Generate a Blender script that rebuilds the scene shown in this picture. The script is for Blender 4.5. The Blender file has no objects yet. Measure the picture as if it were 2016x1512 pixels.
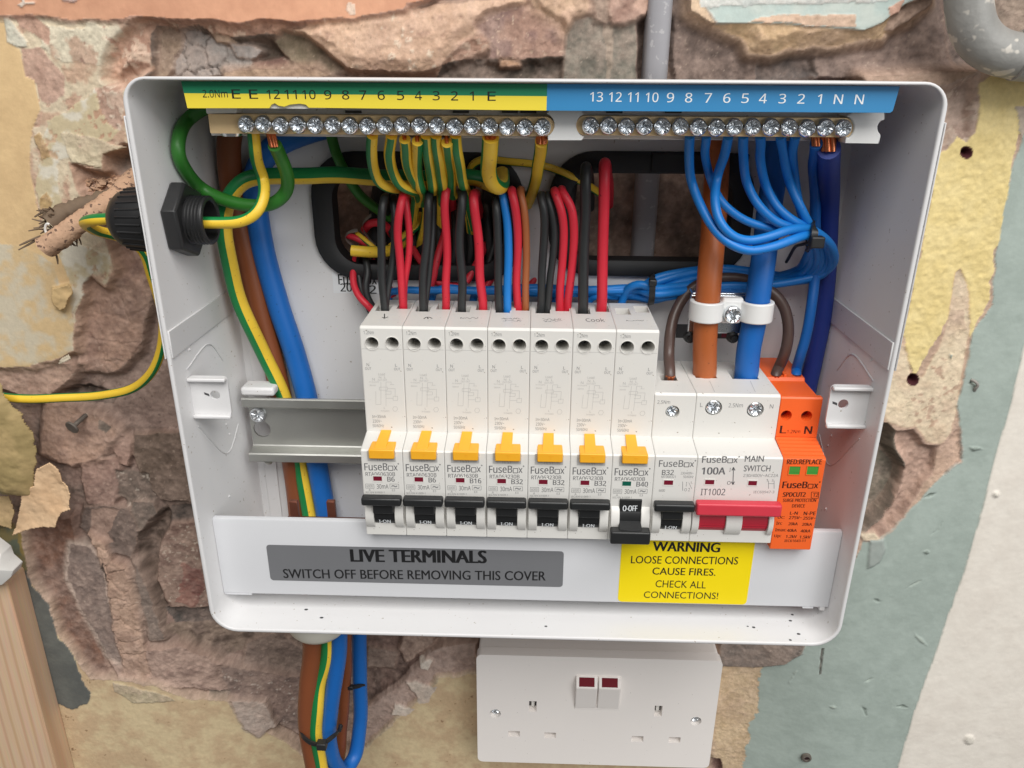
import bpy, bmesh, math, random
import numpy as np
from mathutils import Vector, Matrix
from mathutils.geometry import tessellate_polygon
random.seed(7)
SC = bpy.context.scene
COL = SC.collection
S = 0.001                      # the script thinks in millimetres

# ---------------------------------------------------------------- camera
CAM = np.array([2.3158, -357.279, 0.9931])
YAW, PITCH, ROLL, FPX = -0.0274, 0.3803, 0.0068, 1518.0
_cy, _sy, _cp, _sp, _cr, _sr = math.cos(YAW), math.sin(YAW), math.cos(PITCH), math.sin(PITCH), math.cos(ROLL), math.sin(ROLL)
FWD = np.array([_sy*_cp, _cy*_cp, -_sp]); _r = np.array([_cy, -_sy, 0.]); _u = np.cross(_r, FWD)
RIGHT = _cr*_r + _sr*_u; UP = -_sr*_r + _cr*_u
cam = bpy.data.cameras.new('camera'); camo = bpy.data.objects.new('camera', cam); COL.objects.link(camo)
cam.sensor_fit = 'HORIZONTAL'; cam.sensor_width = 36.0; cam.lens = FPX/2016*36
cam.clip_start = 0.01; cam.clip_end = 20
M4 = Matrix(((RIGHT[0], UP[0], -FWD[0], CAM[0]*S), (RIGHT[1], UP[1], -FWD[1], CAM[1]*S), (RIGHT[2], UP[2], -FWD[2], CAM[2]*S), (0, 0, 0, 1)))
camo.matrix_world = M4
SC.camera = camo
# ---------------------------------------------------------------- light: a room lit by a big window, no sun
w = bpy.data.worlds.new('World'); SC.world = w; w.use_nodes = True
w.node_tree.nodes['Background'].inputs[0].default_value = (1.0, 0.975, 0.95, 1)
w.node_tree.nodes['Background'].inputs[1].default_value = 0.12
def area(name, loc, target, sx, sy, power, rgb):
    l = bpy.data.lights.new(name, 'AREA'); l.shape = 'RECTANGLE'; l.size = sx; l.size_y = sy; l.energy = power; l.color = rgb
    o = bpy.data.objects.new(name, l); COL.objects.link(o); o.location = loc
    o.rotation_euler = (Vector(target)-Vector(loc)).to_track_quat('-Z', 'Y').to_euler()
    return o
area('ceiling_light', (0.32, -1.48, 1.64), (0.0, 0, -0.16), 2.0, 1.5, 66.0, (1.0, 0.985, 0.96))
area('window_light', (1.7, -2.0, 0.55), (0.0, 0, -0.15), 1.4, 1.6, 17.0, (0.97, 0.985, 1.0))
SC.view_settings.view_transform = 'Standard'; SC.view_settings.look = 'None'
SC.view_settings.exposure = 0.0; SC.view_settings.gamma = 1.0

# ---------------------------------------------------------------- pixel of the photograph -> point on a real plane
def ray(px, py):
    return RIGHT*((px-1008)/FPX) + UP*((756-py)/FPX) + FWD
def P(px, py, d):
    v = ray(px, py); t = (-d-CAM[1])/v[1]; return CAM+t*v
def Pz(px, py, z):
    v = ray(px, py); t = (z-CAM[2])/v[2]; return CAM+t*v
def Px(px, py, x):
    v = ray(px, py); t = (x-CAM[0])/v[0]; return CAM+t*v

# ---------------------------------------------------------------- materials
def lin(c):
    c = c/255.0
    return c/12.92 if c <= 0.04045 else ((c+0.055)/1.055)**2.4
def rgb(r, g, b):
    return (lin(r), lin(g), lin(b), 1)
def mat(name, col, rough=0.5, metal=0.0, var=0.06, vs=12.0, bump=0.0, bs=0.6, spec=0.5, speck=None, aniso=None):
    m = bpy.data.materials.new(name); m.use_nodes = True; nt = m.node_tree; b = nt.nodes['Principled BSDF']
    b.inputs['Roughness'].default_value = rough; b.inputs['Metallic'].default_value = metal
    b.inputs['Specular IOR Level'].default_value = spec
    tc = nt.nodes.new('ShaderNodeTexCoord')
    n = nt.nodes.new('ShaderNodeTexNoise'); n.inputs['Scale'].default_value = 1000.0/vs; n.inputs['Detail'].default_value = 5
    nt.links.new(tc.outputs['Object'], n.inputs['Vector'])
    mx = nt.nodes.new('ShaderNodeMix'); mx.data_type = 'RGBA'
    c = col
    mx.inputs[6].default_value = (c[0]*(1-var), c[1]*(1-var), c[2]*(1-var), 1)
    mx.inputs[7].default_value = (min(1, c[0]*(1+var)), min(1, c[1]*(1+var)), min(1, c[2]*(1+var)), 1)
    nt.links.new(n.outputs['Fac'], mx.inputs[0])
    out = mx.outputs[2]
    if speck:
        n3 = nt.nodes.new('ShaderNodeTexNoise'); n3.inputs['Scale'].default_value = 1000.0/speck[1]; n3.inputs['Detail'].default_value = 2
        nt.links.new(tc.outputs['Object'], n3.inputs['Vector'])
        rp = nt.nodes.new('ShaderNodeMapRange'); rp.inputs[1].default_value = speck[2]; rp.inputs[2].default_value = speck[2]+0.05
        nt.links.new(n3.outputs['Fac'], rp.inputs[0])
        m2 = nt.nodes.new('ShaderNodeMix'); m2.data_type = 'RGBA'; m2.inputs[7].default_value = speck[0]
        nt.links.new(rp.outputs[0], m2.inputs[0]); nt.links.new(out, m2.inputs[6]); out = m2.outputs[2]
    nt.links.new(out, b.inputs['Base Color'])
    mr = nt.nodes.new('ShaderNodeMapRange'); mr.inputs[3].default_value = max(0, rough-0.06); mr.inputs[4].default_value = min(1, rough+0.08)
    nt.links.new(n.outputs['Fac'], mr.inputs[0]); nt.links.new(mr.outputs[0], b.inputs['Roughness'])
    if bump:
        n2 = nt.nodes.new('ShaderNodeTexNoise'); n2.inputs['Scale'].default_value = 1000.0/bs; n2.inputs['Detail'].default_value = 3
        if aniso:
            mp = nt.nodes.new('ShaderNodeMapping'); mp.inputs['Scale'].default_value = aniso
            nt.links.new(tc.outputs['Object'], mp.inputs[0]); nt.links.new(mp.outputs[0], n2.inputs['Vector'])
        else:
            nt.links.new(tc.outputs['Object'], n2.inputs['Vector'])
        bp = nt.nodes.new('ShaderNodeBump'); bp.inputs['Strength'].default_value = 1.0; bp.inputs['Distance'].default_value = bump*S
        nt.links.new(n2.outputs['Fac'], bp.inputs['Height']); nt.links.new(bp.outputs[0], b.inputs['Normal'])
    return m
MT = dict(
 steel_white=mat('white_powder_coat', rgb(222, 221, 221), 0.42, 0, 0.035, 60, 0.02, 0.5, speck=(rgb(176, 168, 158), 1.8, 0.70)),
 plastic_white=mat('white_plastic', rgb(224, 222, 217), 0.38, 0, 0.02, 20, 0.01, 0.4, speck=(rgb(150, 142, 130), 1.3, 0.72)),
 nylon=mat('white_nylon', rgb(232, 232, 230), 0.35, 0, 0.02, 8),
 cover=mat('grey_white_powder_coat', rgb(208, 209, 212), 0.45, 0, 0.02, 40, 0.03, 0.6),
 black_plastic=mat('black_plastic', rgb(38, 38, 39), 0.42, 0, 0.15, 6, 0.02, 0.6),
 toggle_black=mat('black_toggle', rgb(36, 37, 38), 0.38, 0, 0.1, 6),
 toggle_red=mat('red_toggle', rgb(214, 60, 76), 0.4, 0, 0.05, 6),
 drum_red=mat('dark_red_drum', rgb(186, 44, 62), 0.4, 0, 0.05, 6),
 amber=mat('amber_button', rgb(247, 178, 42), 0.4, 0, 0.03, 6),
 orange=mat('orange_plastic', rgb(246, 104, 42), 0.42, 0, 0.04, 15, 0.01, 0.5),
 flag_red=mat('dark_red_flag', rgb(118, 22, 44), 0.3),
 flag_green=mat('dark_green_flag', rgb(10, 92, 74), 0.3),
 lamp_green=mat('green_flag', rgb(72, 150, 62), 0.3),
 neon_red=mat('deep_red_lens', rgb(112, 26, 38), 0.2),
 hole=mat('dark_recess', rgb(70, 70, 72), 0.6),
 rubber=mat('black_rubber', rgb(30, 31, 33), 0.6, 0, 0.2, 8, 0.05, 1.0),
 red=mat('red_insulation', rgb(214, 44, 62), 0.46, 0, 0.06, 10, 0.02, 1.2, speck=(rgb(150, 24, 40), 1.6, 0.70)),
 black=mat('black_insulation', rgb(42, 44, 45), 0.45, 0, 0.15, 10, 0.03, 1.2),
 blue=mat('blue_insulation', rgb(22, 122, 205), 0.42, 0, 0.06, 10, 0.01, 1.5, speck=(rgb(16, 96, 168), 1.6, 0.70)),
 tailblue=mat('blue_tail_insulation', rgb(20, 102, 184), 0.46, 0, 0.06, 14, 0.02, 1.5, speck=(rgb(18, 84, 150), 1.6, 0.70)),
 navy=mat('dark_blue_insulation', rgb(34, 58, 140), 0.45, 0, 0.08, 14),
 brown=mat('brown_tail_insulation', rgb(172, 92, 44), 0.42, 0, 0.06, 14, 0.02, 1.5, speck=(rgb(134, 68, 34), 1.6, 0.70)),
 browntail_shaded=mat('shaded_brown_tail_insulation', rgb(134, 74, 42), 0.42, 0, 0.06, 14),  # darker copy of brown: the shade on these tails is put into the colour
 brownsmall=mat('brown_insulation', rgb(168, 98, 58), 0.42, 0, 0.06, 10),
 darkbrown=mat('dark_brown_insulation', rgb(84, 66, 60), 0.38, 0, 0.1, 10),
 green=mat('green_insulation', rgb(52, 122, 44), 0.42, 0, 0.06, 10, 0.02, 1.5),
 estripe=mat('green_stripe_insulation', rgb(22, 128, 66), 0.4, 0, 0.06, 10),
 eyellow=mat('yellow_stripe_insulation', rgb(244, 204, 62), 0.42, 0, 0.05, 6, speck=(rgb(196, 140, 50), 1.5, 0.68)),
 copper=mat('copper', rgb(214, 130, 90), 0.3, 1.0, 0.2, 1.5, 0.1, 0.6),
 busbar=mat('copper_busbar', rgb(128, 78, 62), 0.4, 0.6, 0.1, 3),
 brass=mat('brass', rgb(252, 216, 166), 0.38, 0.3, 0.1, 4, 0.05, 1.0),
 chrome=mat('zinc_screw', rgb(230, 233, 236), 0.24, 1.0, 0.1, 2),
 zinc=mat('zinc_rail', rgb(186, 186, 181), 0.42, 0.85, 0.04, 10, 0.03, 0.6, aniso=(0.05, 1, 1)),
 yellow_print=mat('yellow_label', rgb(238, 216, 66), 0.45, 0, 0.02, 20),
 green_print=mat('green_label', rgb(24, 122, 84), 0.45, 0, 0.03, 20),
 blue_print=mat('blue_label', rgb(52, 134, 188), 0.45, 0, 0.03, 20),
 grey_label=mat('grey_label', rgb(116, 117, 120), 0.4, 0, 0.03, 20),
 warn_label=mat('warning_yellow', rgb(248, 222, 10), 0.4, 0, 0.02, 20),
 ink=mat('black_ink', rgb(22, 22, 24), 0.5),
 ink_white=mat('white_ink', rgb(238, 242, 245), 0.5),
 ink_grey=mat('grey_ink', rgb(104, 104, 106), 0.5),
 ink_mid=mat('mid_grey_ink', rgb(140, 140, 140), 0.5),
 ink_pale=mat('pale_grey_ink', rgb(186, 185, 182), 0.5),
 ink_dark=mat('brown_black_ink', rgb(66, 24, 14), 0.5),
 sticker=mat('white_sticker', rgb(226, 228, 230), 0.4),
 socket=mat('white_urea', rgb(246, 240, 235), 0.35, 0, 0.02, 30, 0.01, 0.6, speck=(rgb(140, 130, 122), 1.2, 0.76)),
 shutter=mat('slot_shaded_shutter', rgb(176, 171, 167), 0.4),  # greyed: shading inside the pin slots is put into this colour
 ivory=mat('ivory_plastic', rgb(226, 222, 208), 0.4),
 grey_pvc=mat('grey_pvc', rgb(150, 149, 153), 0.45, 0, 0.08, 8, 0.05, 2.0, aniso=(1, 1, 0.05), speck=(rgb(172, 170, 172), 3.0, 0.62)),
 pipe=mat('old_grey_pipe', rgb(156, 155, 151), 0.5, 0.1, 0.25, 10, 0.2, 2.0, speck=(rgb(206, 200, 190), 7.0, 0.57)),
 sheath=mat('grey_sheath', rgb(150, 146, 140), 0.5),
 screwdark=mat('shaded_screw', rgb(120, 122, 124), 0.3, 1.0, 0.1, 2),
 root=mat('mortar_crusted_cable', rgb(192, 156, 128), 0.85, 0, 0.25, 4, 0.5, 1.6, speck=(rgb(112, 88, 74), 2.2, 0.6)),
 fibre=mat('dark_fibre', rgb(116, 98, 80), 0.8, 0, 0.25, 3),
 nail=mat('rusty_nail', rgb(122, 114, 106), 0.6, 0.5, 0.25, 2, 0.2, 0.8),
 plug=mat('maroon_wall_plug', rgb(132, 44, 58), 0.5),
 plugdark=mat('plug_bore', rgb(38, 14, 18), 0.6),
)
# pine with growth lines
def wood_mat():
    m = bpy.data.materials.new('planed_pine'); m.use_nodes = True; nt = m.node_tree; b = nt.nodes['Principled BSDF']
    tc = nt.nodes.new('ShaderNodeTexCoord'); mp = nt.nodes.new('ShaderNodeMapping'); mp.inputs['Scale'].default_value = (1, 1, 0.04)
    wv = nt.nodes.new('ShaderNodeTexWave'); wv.bands_direction = 'X'; wv.inputs['Scale'].default_value = 48; wv.inputs['Distortion'].default_value = 5.0
    wv.inputs['Detail'].default_value = 2; wv.inputs['Detail Scale'].default_value = 0.6
    n = nt.nodes.new('ShaderNodeTexNoise'); n.inputs['Scale'].default_value = 900
    cr = nt.nodes.new('ShaderNodeValToRGB'); cr.color_ramp.elements[0].color = rgb(214, 176, 142); cr.color_ramp.elements[1].color = rgb(228, 195, 162)
    cr.color_ramp.elements[0].position = 0.02; cr.color_ramp.elements[1].position = 0.35
    nt.links.new(tc.outputs['Object'], mp.inputs[0]); nt.links.new(mp.outputs[0], wv.inputs[0]); nt.links.new(mp.outputs[0], n.inputs[0])
    nt.links.new(wv.outputs['Fac'], cr.inputs[0])
    mx = nt.nodes.new('ShaderNodeMix'); mx.data_type = 'RGBA'; mx.blend_type = 'MULTIPLY'; mx.inputs[0].default_value = 0.25
    nt.links.new(cr.outputs[0], mx.inputs[6]); nt.links.new(n.outputs['Color'], mx.inputs[7]); nt.links.new(mx.outputs[2], b.inputs['Base Color'])
    b.inputs['Roughness'].default_value = 0.6
    return m
MT['wood'] = wood_mat()
def wall_mat():
    m = bpy.data.materials.new('weathered_wall'); m.use_nodes = True; nt = m.node_tree; b = nt.nodes['Principled BSDF']
    at = nt.nodes.new('ShaderNodeAttribute'); at.attribute_name = 'Col'
    ar = nt.nodes.new('ShaderNodeAttribute'); ar.attribute_name = 'Rough'
    tc = nt.nodes.new('ShaderNodeTexCoord')
    n = nt.nodes.new('ShaderNodeTexNoise'); n.inputs['Scale'].default_value = 420; n.inputs['Detail'].default_value = 6; n.inputs['Roughness'].default_value = 0.7
    nt.links.new(tc.outputs['Object'], n.inputs['Vector'])
    mr = nt.nodes.new('ShaderNodeMapRange'); mr.inputs[1].default_value = 0.25; mr.inputs[2].default_value = 0.75; mr.inputs[3].default_value = 0.80; mr.inputs[4].default_value = 1.18
    nt.links.new(n.outputs['Fac'], mr.inputs[0])
    rg = nt.nodes.new('ShaderNodeMapRange'); rg.inputs[1].default_value = 0.5; rg.inputs[2].default_value = 0.95; rg.inputs[3].default_value = 0.12; rg.inputs[4].default_value = 1.0
    nt.links.new(ar.outputs['Fac'], rg.inputs[0])
    mm = nt.nodes.new('ShaderNodeMix'); mm.data_type = 'FLOAT'; mm.inputs[2].default_value = 1.0
    nt.links.new(rg.outputs[0], mm.inputs[0]); nt.links.new(mr.outputs[0], mm.inputs[3])
    mx = nt.nodes.new('ShaderNodeVectorMath'); mx.operation = 'SCALE'
    nt.links.new(at.outputs['Color'], mx.inputs[0]); nt.links.new(mm.outputs[0], mx.inputs['Scale'])
    nt.links.new(mx.outputs[0], b.inputs['Base Color']); nt.links.new(ar.outputs['Fac'], b.inputs['Roughness'])
    n2 = nt.nodes.new('ShaderNodeTexNoise'); n2.inputs['Scale'].default_value = 520; n2.inputs['Detail'].default_value = 8; n2.inputs['Roughness'].default_value = 0.68
    nt.links.new(tc.outputs['Object'], n2.inputs['Vector'])
    ml = nt.nodes.new('ShaderNodeMath'); ml.operation = 'MULTIPLY'
    nt.links.new(n2.outputs['Fac'], ml.inputs[0]); nt.links.new(rg.outputs[0], ml.inputs[1])
    bp = nt.nodes.new('ShaderNodeBump'); bp.inputs['Strength'].default_value = 0.8; bp.inputs['Distance'].default_value = 0.0006
    nt.links.new(ml.outputs[0], bp.inputs['Height']); nt.links.new(bp.outputs[0], b.inputs['Normal'])
    b.inputs['Specular IOR Level'].default_value = 0.3
    return m
MT['wall'] = wall_mat()

# ---------------------------------------------------------------- object helpers
ORG = {}
def tag(o, label=None, cat=None, group=None, kind=None):
    if label: o['label'] = label
    if cat: o['category'] = cat
    if group: o['group'] = group
    if kind: o['kind'] = kind
    return o
def thing(name, loc, label, cat, group=None):
    o = bpy.data.objects.new(name, None); COL.objects.link(o); o.empty_display_size = 0.01
    o.location = Vector(loc)*S; ORG[o] = np.array(loc, float)
    return tag(o, label, cat, group)
def build(name, verts, faces, mats, parent=None, loc=None, mi=None, smooth=None, bevel=0, seg=2):
    """verts in world millimetres"""
    if parent is not None: org = ORG[parent]
    elif loc is not None: org = np.array(loc, float)
    else: org = np.mean(np.array(verts, float), axis=0)
    me = bpy.data.meshes.new(name)
    V = (np.array(verts, float)-org)*S
    me.from_pydata(V.tolist(), [], [tuple(f) for f in faces])
    if not isinstance(mats, (list, tuple)): mats = [mats]
    for m in mats: me.materials.append(MT[m] if isinstance(m, str) else m)
    if mi is not None: me.polygons.foreach_set('material_index', mi)
    bm = bmesh.new(); bm.from_mesh(me); bmesh.ops.remove_doubles(bm, verts=bm.verts, dist=1e-7)
    bmesh.ops.recalc_face_normals(bm, faces=bm.faces); bm.to_mesh(me); bm.free()
    if smooth is not None:
        me.shade_smooth(); me.set_sharp_from_angle(angle=math.radians(smooth))
    o = bpy.data.objects.new(name, me); COL.objects.link(o)
    if parent is not None: o.parent = parent
    else: o.location = Vector(org)*S
    ORG[o] = org
    if bevel:
        b = o.modifiers.new('edge', 'BEVEL'); b.width = bevel*S; b.segments = seg; b.limit_method = 'ANGLE'; b.angle_limit = math.radians(35)
        b.harden_normals = False
        me.shade_smooth(); me.set_sharp_from_angle(angle=math.radians(40))
    return o
def boxv(x0, x1, d0, d1, z0, z1):
    v = [(x, -d, z) for x in (x0, x1) for d in (d0, d1) for z in (z0, z1)]
    f = [(0, 1, 3, 2), (4, 6, 7, 5), (0, 4, 5, 1), (2, 3, 7, 6), (0, 2, 6, 4), (1, 5, 7, 3)]
    return v, f
def join(*vf):
    V, F = [], []
    for v, f in vf:
        n = len(V); V += list(v); F += [tuple(i+n for i in q) for q in f]
    return V, F
def box(name, x0, x1, d0, d1, z0, z1, m, parent=None, bevel=0.0, loc=None, seg=2):
    v, f = boxv(x0, x1, d0, d1, z0, z1)
    return build(name, v, f, m, parent, loc, bevel=bevel, seg=seg)
def lathe(prof, c, axis, n=24, cap0=True, cap1=True):
    """prof: [(t, r)] along axis from c"""
    a = np.array(axis, float); a /= np.linalg.norm(a)
    h = np.array([0, 0, 1.]) if abs(a[2]) < 0.9 else np.array([1., 0, 0])
    e1 = np.cross(a, h); e1 /= np.linalg.norm(e1); e2 = np.cross(a, e1)
    V, F = [], []
    for t, r in prof:
        for k in range(n):
            an = 2*math.pi*k/n
            V.append(np.array(c)+a*t+r*(math.cos(an)*e1+math.sin(an)*e2))
    for i in range(len(prof)-1):
        for k in range(n):
            F.append((i*n+k, i*n+(k+1) % n, (i+1)*n+(k+1) % n, (i+1)*n+k))
    if cap0: F.append(tuple(range(n)))
    if cap1: F.append(tuple(range((len(prof)-1)*n, len(prof)*n)))
    return V, F
def spline(pts, step=1.5):
    p = np.array(pts, float); n = len(p)
    if n == 2:
        m = max(2, int(np.linalg.norm(p[1]-p[0])/step)); return np.array([p[0]+(p[1]-p[0])*t for t in np.linspace(0, 1, m)])
    q = np.vstack([2*p[0]-p[1], p, 2*p[-1]-p[-2]]); out = []
    for i in range(1, n):
        p0, p1, p2, p3 = q[i-1], q[i], q[i+1], q[i+2]
        t = [0]
        for a, b in ((p0, p1), (p1, p2), (p2, p3)): t.append(t[-1]+max(1e-3, np.linalg.norm(b-a))**0.5)
        m = max(2, int(np.linalg.norm(p2-p1)/step))
        for u in np.linspace(t[1], t[2], m, endpoint=(i == n-1)):
            A1 = (t[1]-u)/(t[1]-t[0])*p0+(u-t[0])/(t[1]-t[0])*p1; A2 = (t[2]-u)/(t[2]-t[1])*p1+(u-t[1])/(t[2]-t[1])*p2
            A3 = (t[3]-u)/(t[3]-t[2])*p2+(u-t[2])/(t[3]-t[2])*p3
            B1 = (t[2]-u)/(t[2]-t[0])*A1+(u-t[0])/(t[2]-t[0])*A2; B2 = (t[3]-u)/(t[3]-t[1])*A2+(u-t[1])/(t[3]-t[1])*A3
            out.append((t[2]-u)/(t[2]-t[1])*B1+(u-t[1])/(t[2]-t[1])*B2)
    out = np.array(out)
    for _ in range(3):
        out[1:-1] = 0.25*out[:-2]+0.5*out[1:-1]+0.25*out[2:]
    return out
def tube(pts, r, n=14, step=1.5, twist=0.0, a0=0.0, jitter=0.0, wob=0.0):
    c = spline(pts, step); m = len(c)
    if wob and m > 8:                                     # hand bent: never quite fair curves
        t = np.arange(m)*step; q = np.array([sum(random.uniform(-1, 1)*np.sin(t/L+random.uniform(0, 6.3)) for L in (5.0, 9.0, 16.0)) for _ in range(3)]).T
        c = c+q*wob*np.minimum(1, np.minimum(np.arange(m), np.arange(m)[::-1])/6.0)[:, None]
    T = np.gradient(c, axis=0); T /= np.linalg.norm(T, axis=1)[:, None]+1e-9
    ref = np.array([0, -1., 0]); nrm = ref-T[0]*T[0].dot(ref)
    if np.linalg.norm(nrm) < 0.15: nrm = np.array([1., 0, 0])-T[0]*T[0][0]
    nrm /= np.linalg.norm(nrm)
    V, F = [], []
    for i in range(m):
        nrm = nrm-T[i]*nrm.dot(T[i]); nrm /= np.linalg.norm(nrm); bn = np.cross(T[i], nrm)
        rr = r[i*len(r)//m] if isinstance(r, (list, tuple)) else r
        for k in range(n):
            an = 2*math.pi*(k+0.5)/n+a0+twist*i/m
            j = 1+jitter*(random.random()-0.5)
            V.append(c[i]+rr*j*(math.cos(an)*nrm+math.sin(an)*bn))
    for i in range(m-1):
        for k in range(n): F.append((i*n+k, i*n+(k+1) % n, (i+1)*n+(k+1) % n, (i+1)*n+k))
    F.append(tuple(range(n))); F.append(tuple(range((m-1)*n, m*n)))
    return V, F
def cable(name, label, cat, pts, r, m, group=None, a0=0.0, twist=0.0, parent=None, wide=0.75, ends=(), n=16):
    """a cable; m == 'earth' gives green and yellow stripes; ends = list of (p0, p1, radius) bare copper"""
    if m == 'earth':
        n = 24
        V, F = tube(pts, r, n, 1.5, twist, a0, wob=.3)
        mi = []
        for i in range(len(F)-2):
            an = (2*math.pi*(i % n+1)/n) % (2*math.pi)
            mi.append(1 if (min(an, 2*math.pi-an) < wide or abs(an-math.pi) < wide*0.6) else 0)
        o = build(name, V, F, ['eyellow', 'estripe'], parent, loc=pts[0] if parent is None else None, mi=mi+[0, 0], smooth=60)
    else:
        V, F = tube(pts, r, n, 1.5, wob=.34 if r < 4 else .14)
        o = build(name, V, F, m, parent, loc=pts[0] if parent is None else None, smooth=60)
    if parent is None: tag(o, label, cat, group)
    for (p0, p1, rr) in ends:
        V, F = [], []
        p0 = np.array(p0); p1 = np.array(p1)
        k = 7 if rr > 1.2 else 1
        for q in range(k):
            off = np.array([0, 0, 0.]) if k == 1 or q == 0 else rr*0.62*np.array([math.cos(q*1.047), math.sin(q*1.047), 0])
            v, f = tube([p0+off, (p0+p1)/2+off*1.05, p1+off], rr*(0.4 if k > 1 else 1), 8, 1.0)
            V, F = join((V, F), (v, f))
        build('conductor', V, F, 'copper', o, smooth=50)
    return o
def pp(*pts):
    return [P(*q) for q in pts]

# text -------------------------------------------------------------
_tc = {}
FONT = None
try:
    import os
    FONT = bpy.data.fonts.load(os.path.join(bpy.utils.system_resource('DATAFILES', path='fonts'), 'NotoSansMath-Regular.woff2'))   # a face that ships inside Blender
except Exception:
    FONT = None
def text_mesh(s, font=True):
    key = (s, font)
    if key in _tc: return _tc[key]
    cu = bpy.data.curves.new('t', 'FONT'); cu.body = s; cu.resolution_u = 3; cu.align_x = 'LEFT'
    if FONT and font: cu.font = FONT
    o = bpy.data.objects.new('t', cu); COL.objects.link(o)
    bpy.context.view_layer.update()
    dg = bpy.context.evaluated_depsgraph_get()
    me = o.evaluated_get(dg).to_mesh()
    V = np.array([v.co[:] for v in me.vertices]); F = [tuple(p.vertices) for p in me.polygons]
    o.evaluated_get(dg).to_mesh_clear()
    COL.objects.unlink(o); bpy.data.objects.remove(o)
    if len(V) == 0: V = np.zeros((1, 3))
    lo, hi = V.min(0), V.max(0); sz = np.maximum(hi-lo, 1e-6)
    V = (V-lo)/sz
    _tc[key] = (V, F, sz); return _tc[key]
def text_vf(s, c00, c10, c01, bold=0.0, lift=0.06, font=True):
    """fit the string into the parallelogram: c00 lower-left, c10 lower-right, c01 upper-left (world mm); bold = overprinting, in letter heights"""
    V, F, sz = text_mesh(s, font)
    c00, c10, c01 = map(np.array, (c00, c10, c01))
    nrm = np.cross(c10-c00, c01-c00); nrm /= np.linalg.norm(nrm)
    ex = (c10-c00)/np.linalg.norm(c10-c00); hh = np.linalg.norm(c01-c00)
    sh = [0.0] if bold <= 0 else ([-.5, .5] if bold < .1 else [-.5, 0, .5])
    out = []
    for k, a in enumerate(sh):
        out.append(([c00+(c10-c00)*v[0]+(c01-c00)*v[1]+nrm*(lift+.006*k)+ex*(a*bold*hh) for v in V], F))
    return join(*out)
def text_px(s, x0, x1, yt, yb, d, bold=0.0, lift=0.06, slope=0.0, font=True):
    """string drawn upright on the plane d, spanning photo columns x0..x1 and rows yt..yb"""
    a = P(x0, yb, d); b = P(x1, yb+slope, d); t = P(x0, yt, d)
    return text_vf(s, a, b, (a[0], a[1], t[2]), bold*4.5, lift, font)
def lettering(parent, m, *vfs, name='lettering'):
    V, F = join(*vfs)
    return build(name, V, F, m, parent)
def stroke(pts, wd, lift=0.06, nrm=(0, -1, 0)):
    """thin flat ink line through world points"""
    V, F = [], []; n = np.array(nrm, float)
    for a, b in zip(pts[:-1], pts[1:]):
        a, b = np.array(a, float), np.array(b, float); t = b-a; L = np.linalg.norm(t)
        if L < 1e-6: continue
        s = np.cross(n, t/L)*wd/2; k = len(V)
        V += [a-s+n*lift, a+s+n*lift, b+s+n*lift, b-s+n*lift]; F.append((k, k+1, k+2, k+3))
    return V, F
def rrect(x0, x1, z0, z1, r, n=6):
    """rounded rectangle loop, r = (bl, br, tr, tl) or number"""
    if not isinstance(r, (tuple, list)): r = (r,)*4
    out = []
    for (cx, cz, rr, a) in ((x0+r[0], z0+r[0], r[0], 180), (x1-r[1], z0+r[1], r[1], 270), (x1-r[2], z1-r[2], r[2], 0), (x0+r[3], z1-r[3], r[3], 90)):
        for k in range(n+1):
            an = math.radians(a+90*k/n); out.append((cx+rr*math.cos(an), cz+rr*math.sin(an)))
    return out
def plate(loops, d0, d1):
    """flat plate (x,z loops: outer, then holes) between depths d0 < d1"""
    V, F = [], []; polys = [[Vector((x, z, 0)) for x, z in L] for L in loops]
    tri = tessellate_polygon(polys); flat = [q for L in loops for q in L]; n = len(flat)
    V = [(x, -d1, z) for x, z in flat]+[(x, -d0, z) for x, z in flat]
    for t in tri:
        F.append(tuple(t)); F.append(tuple(i+n for i in reversed(t)))
    k = 0
    for L in loops:
        m = len(L)
        for i in range(m):
            a, b = k+i, k+(i+1) % m; F.append((a, b, b+n, a+n))
        k += m
    return V, F
def circ(cx, cz, r, n=20):
    return [(cx+r*math.cos(2*math.pi*k/n), cz+r*math.sin(2*math.pi*k/n)) for k in range(n)]
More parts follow.
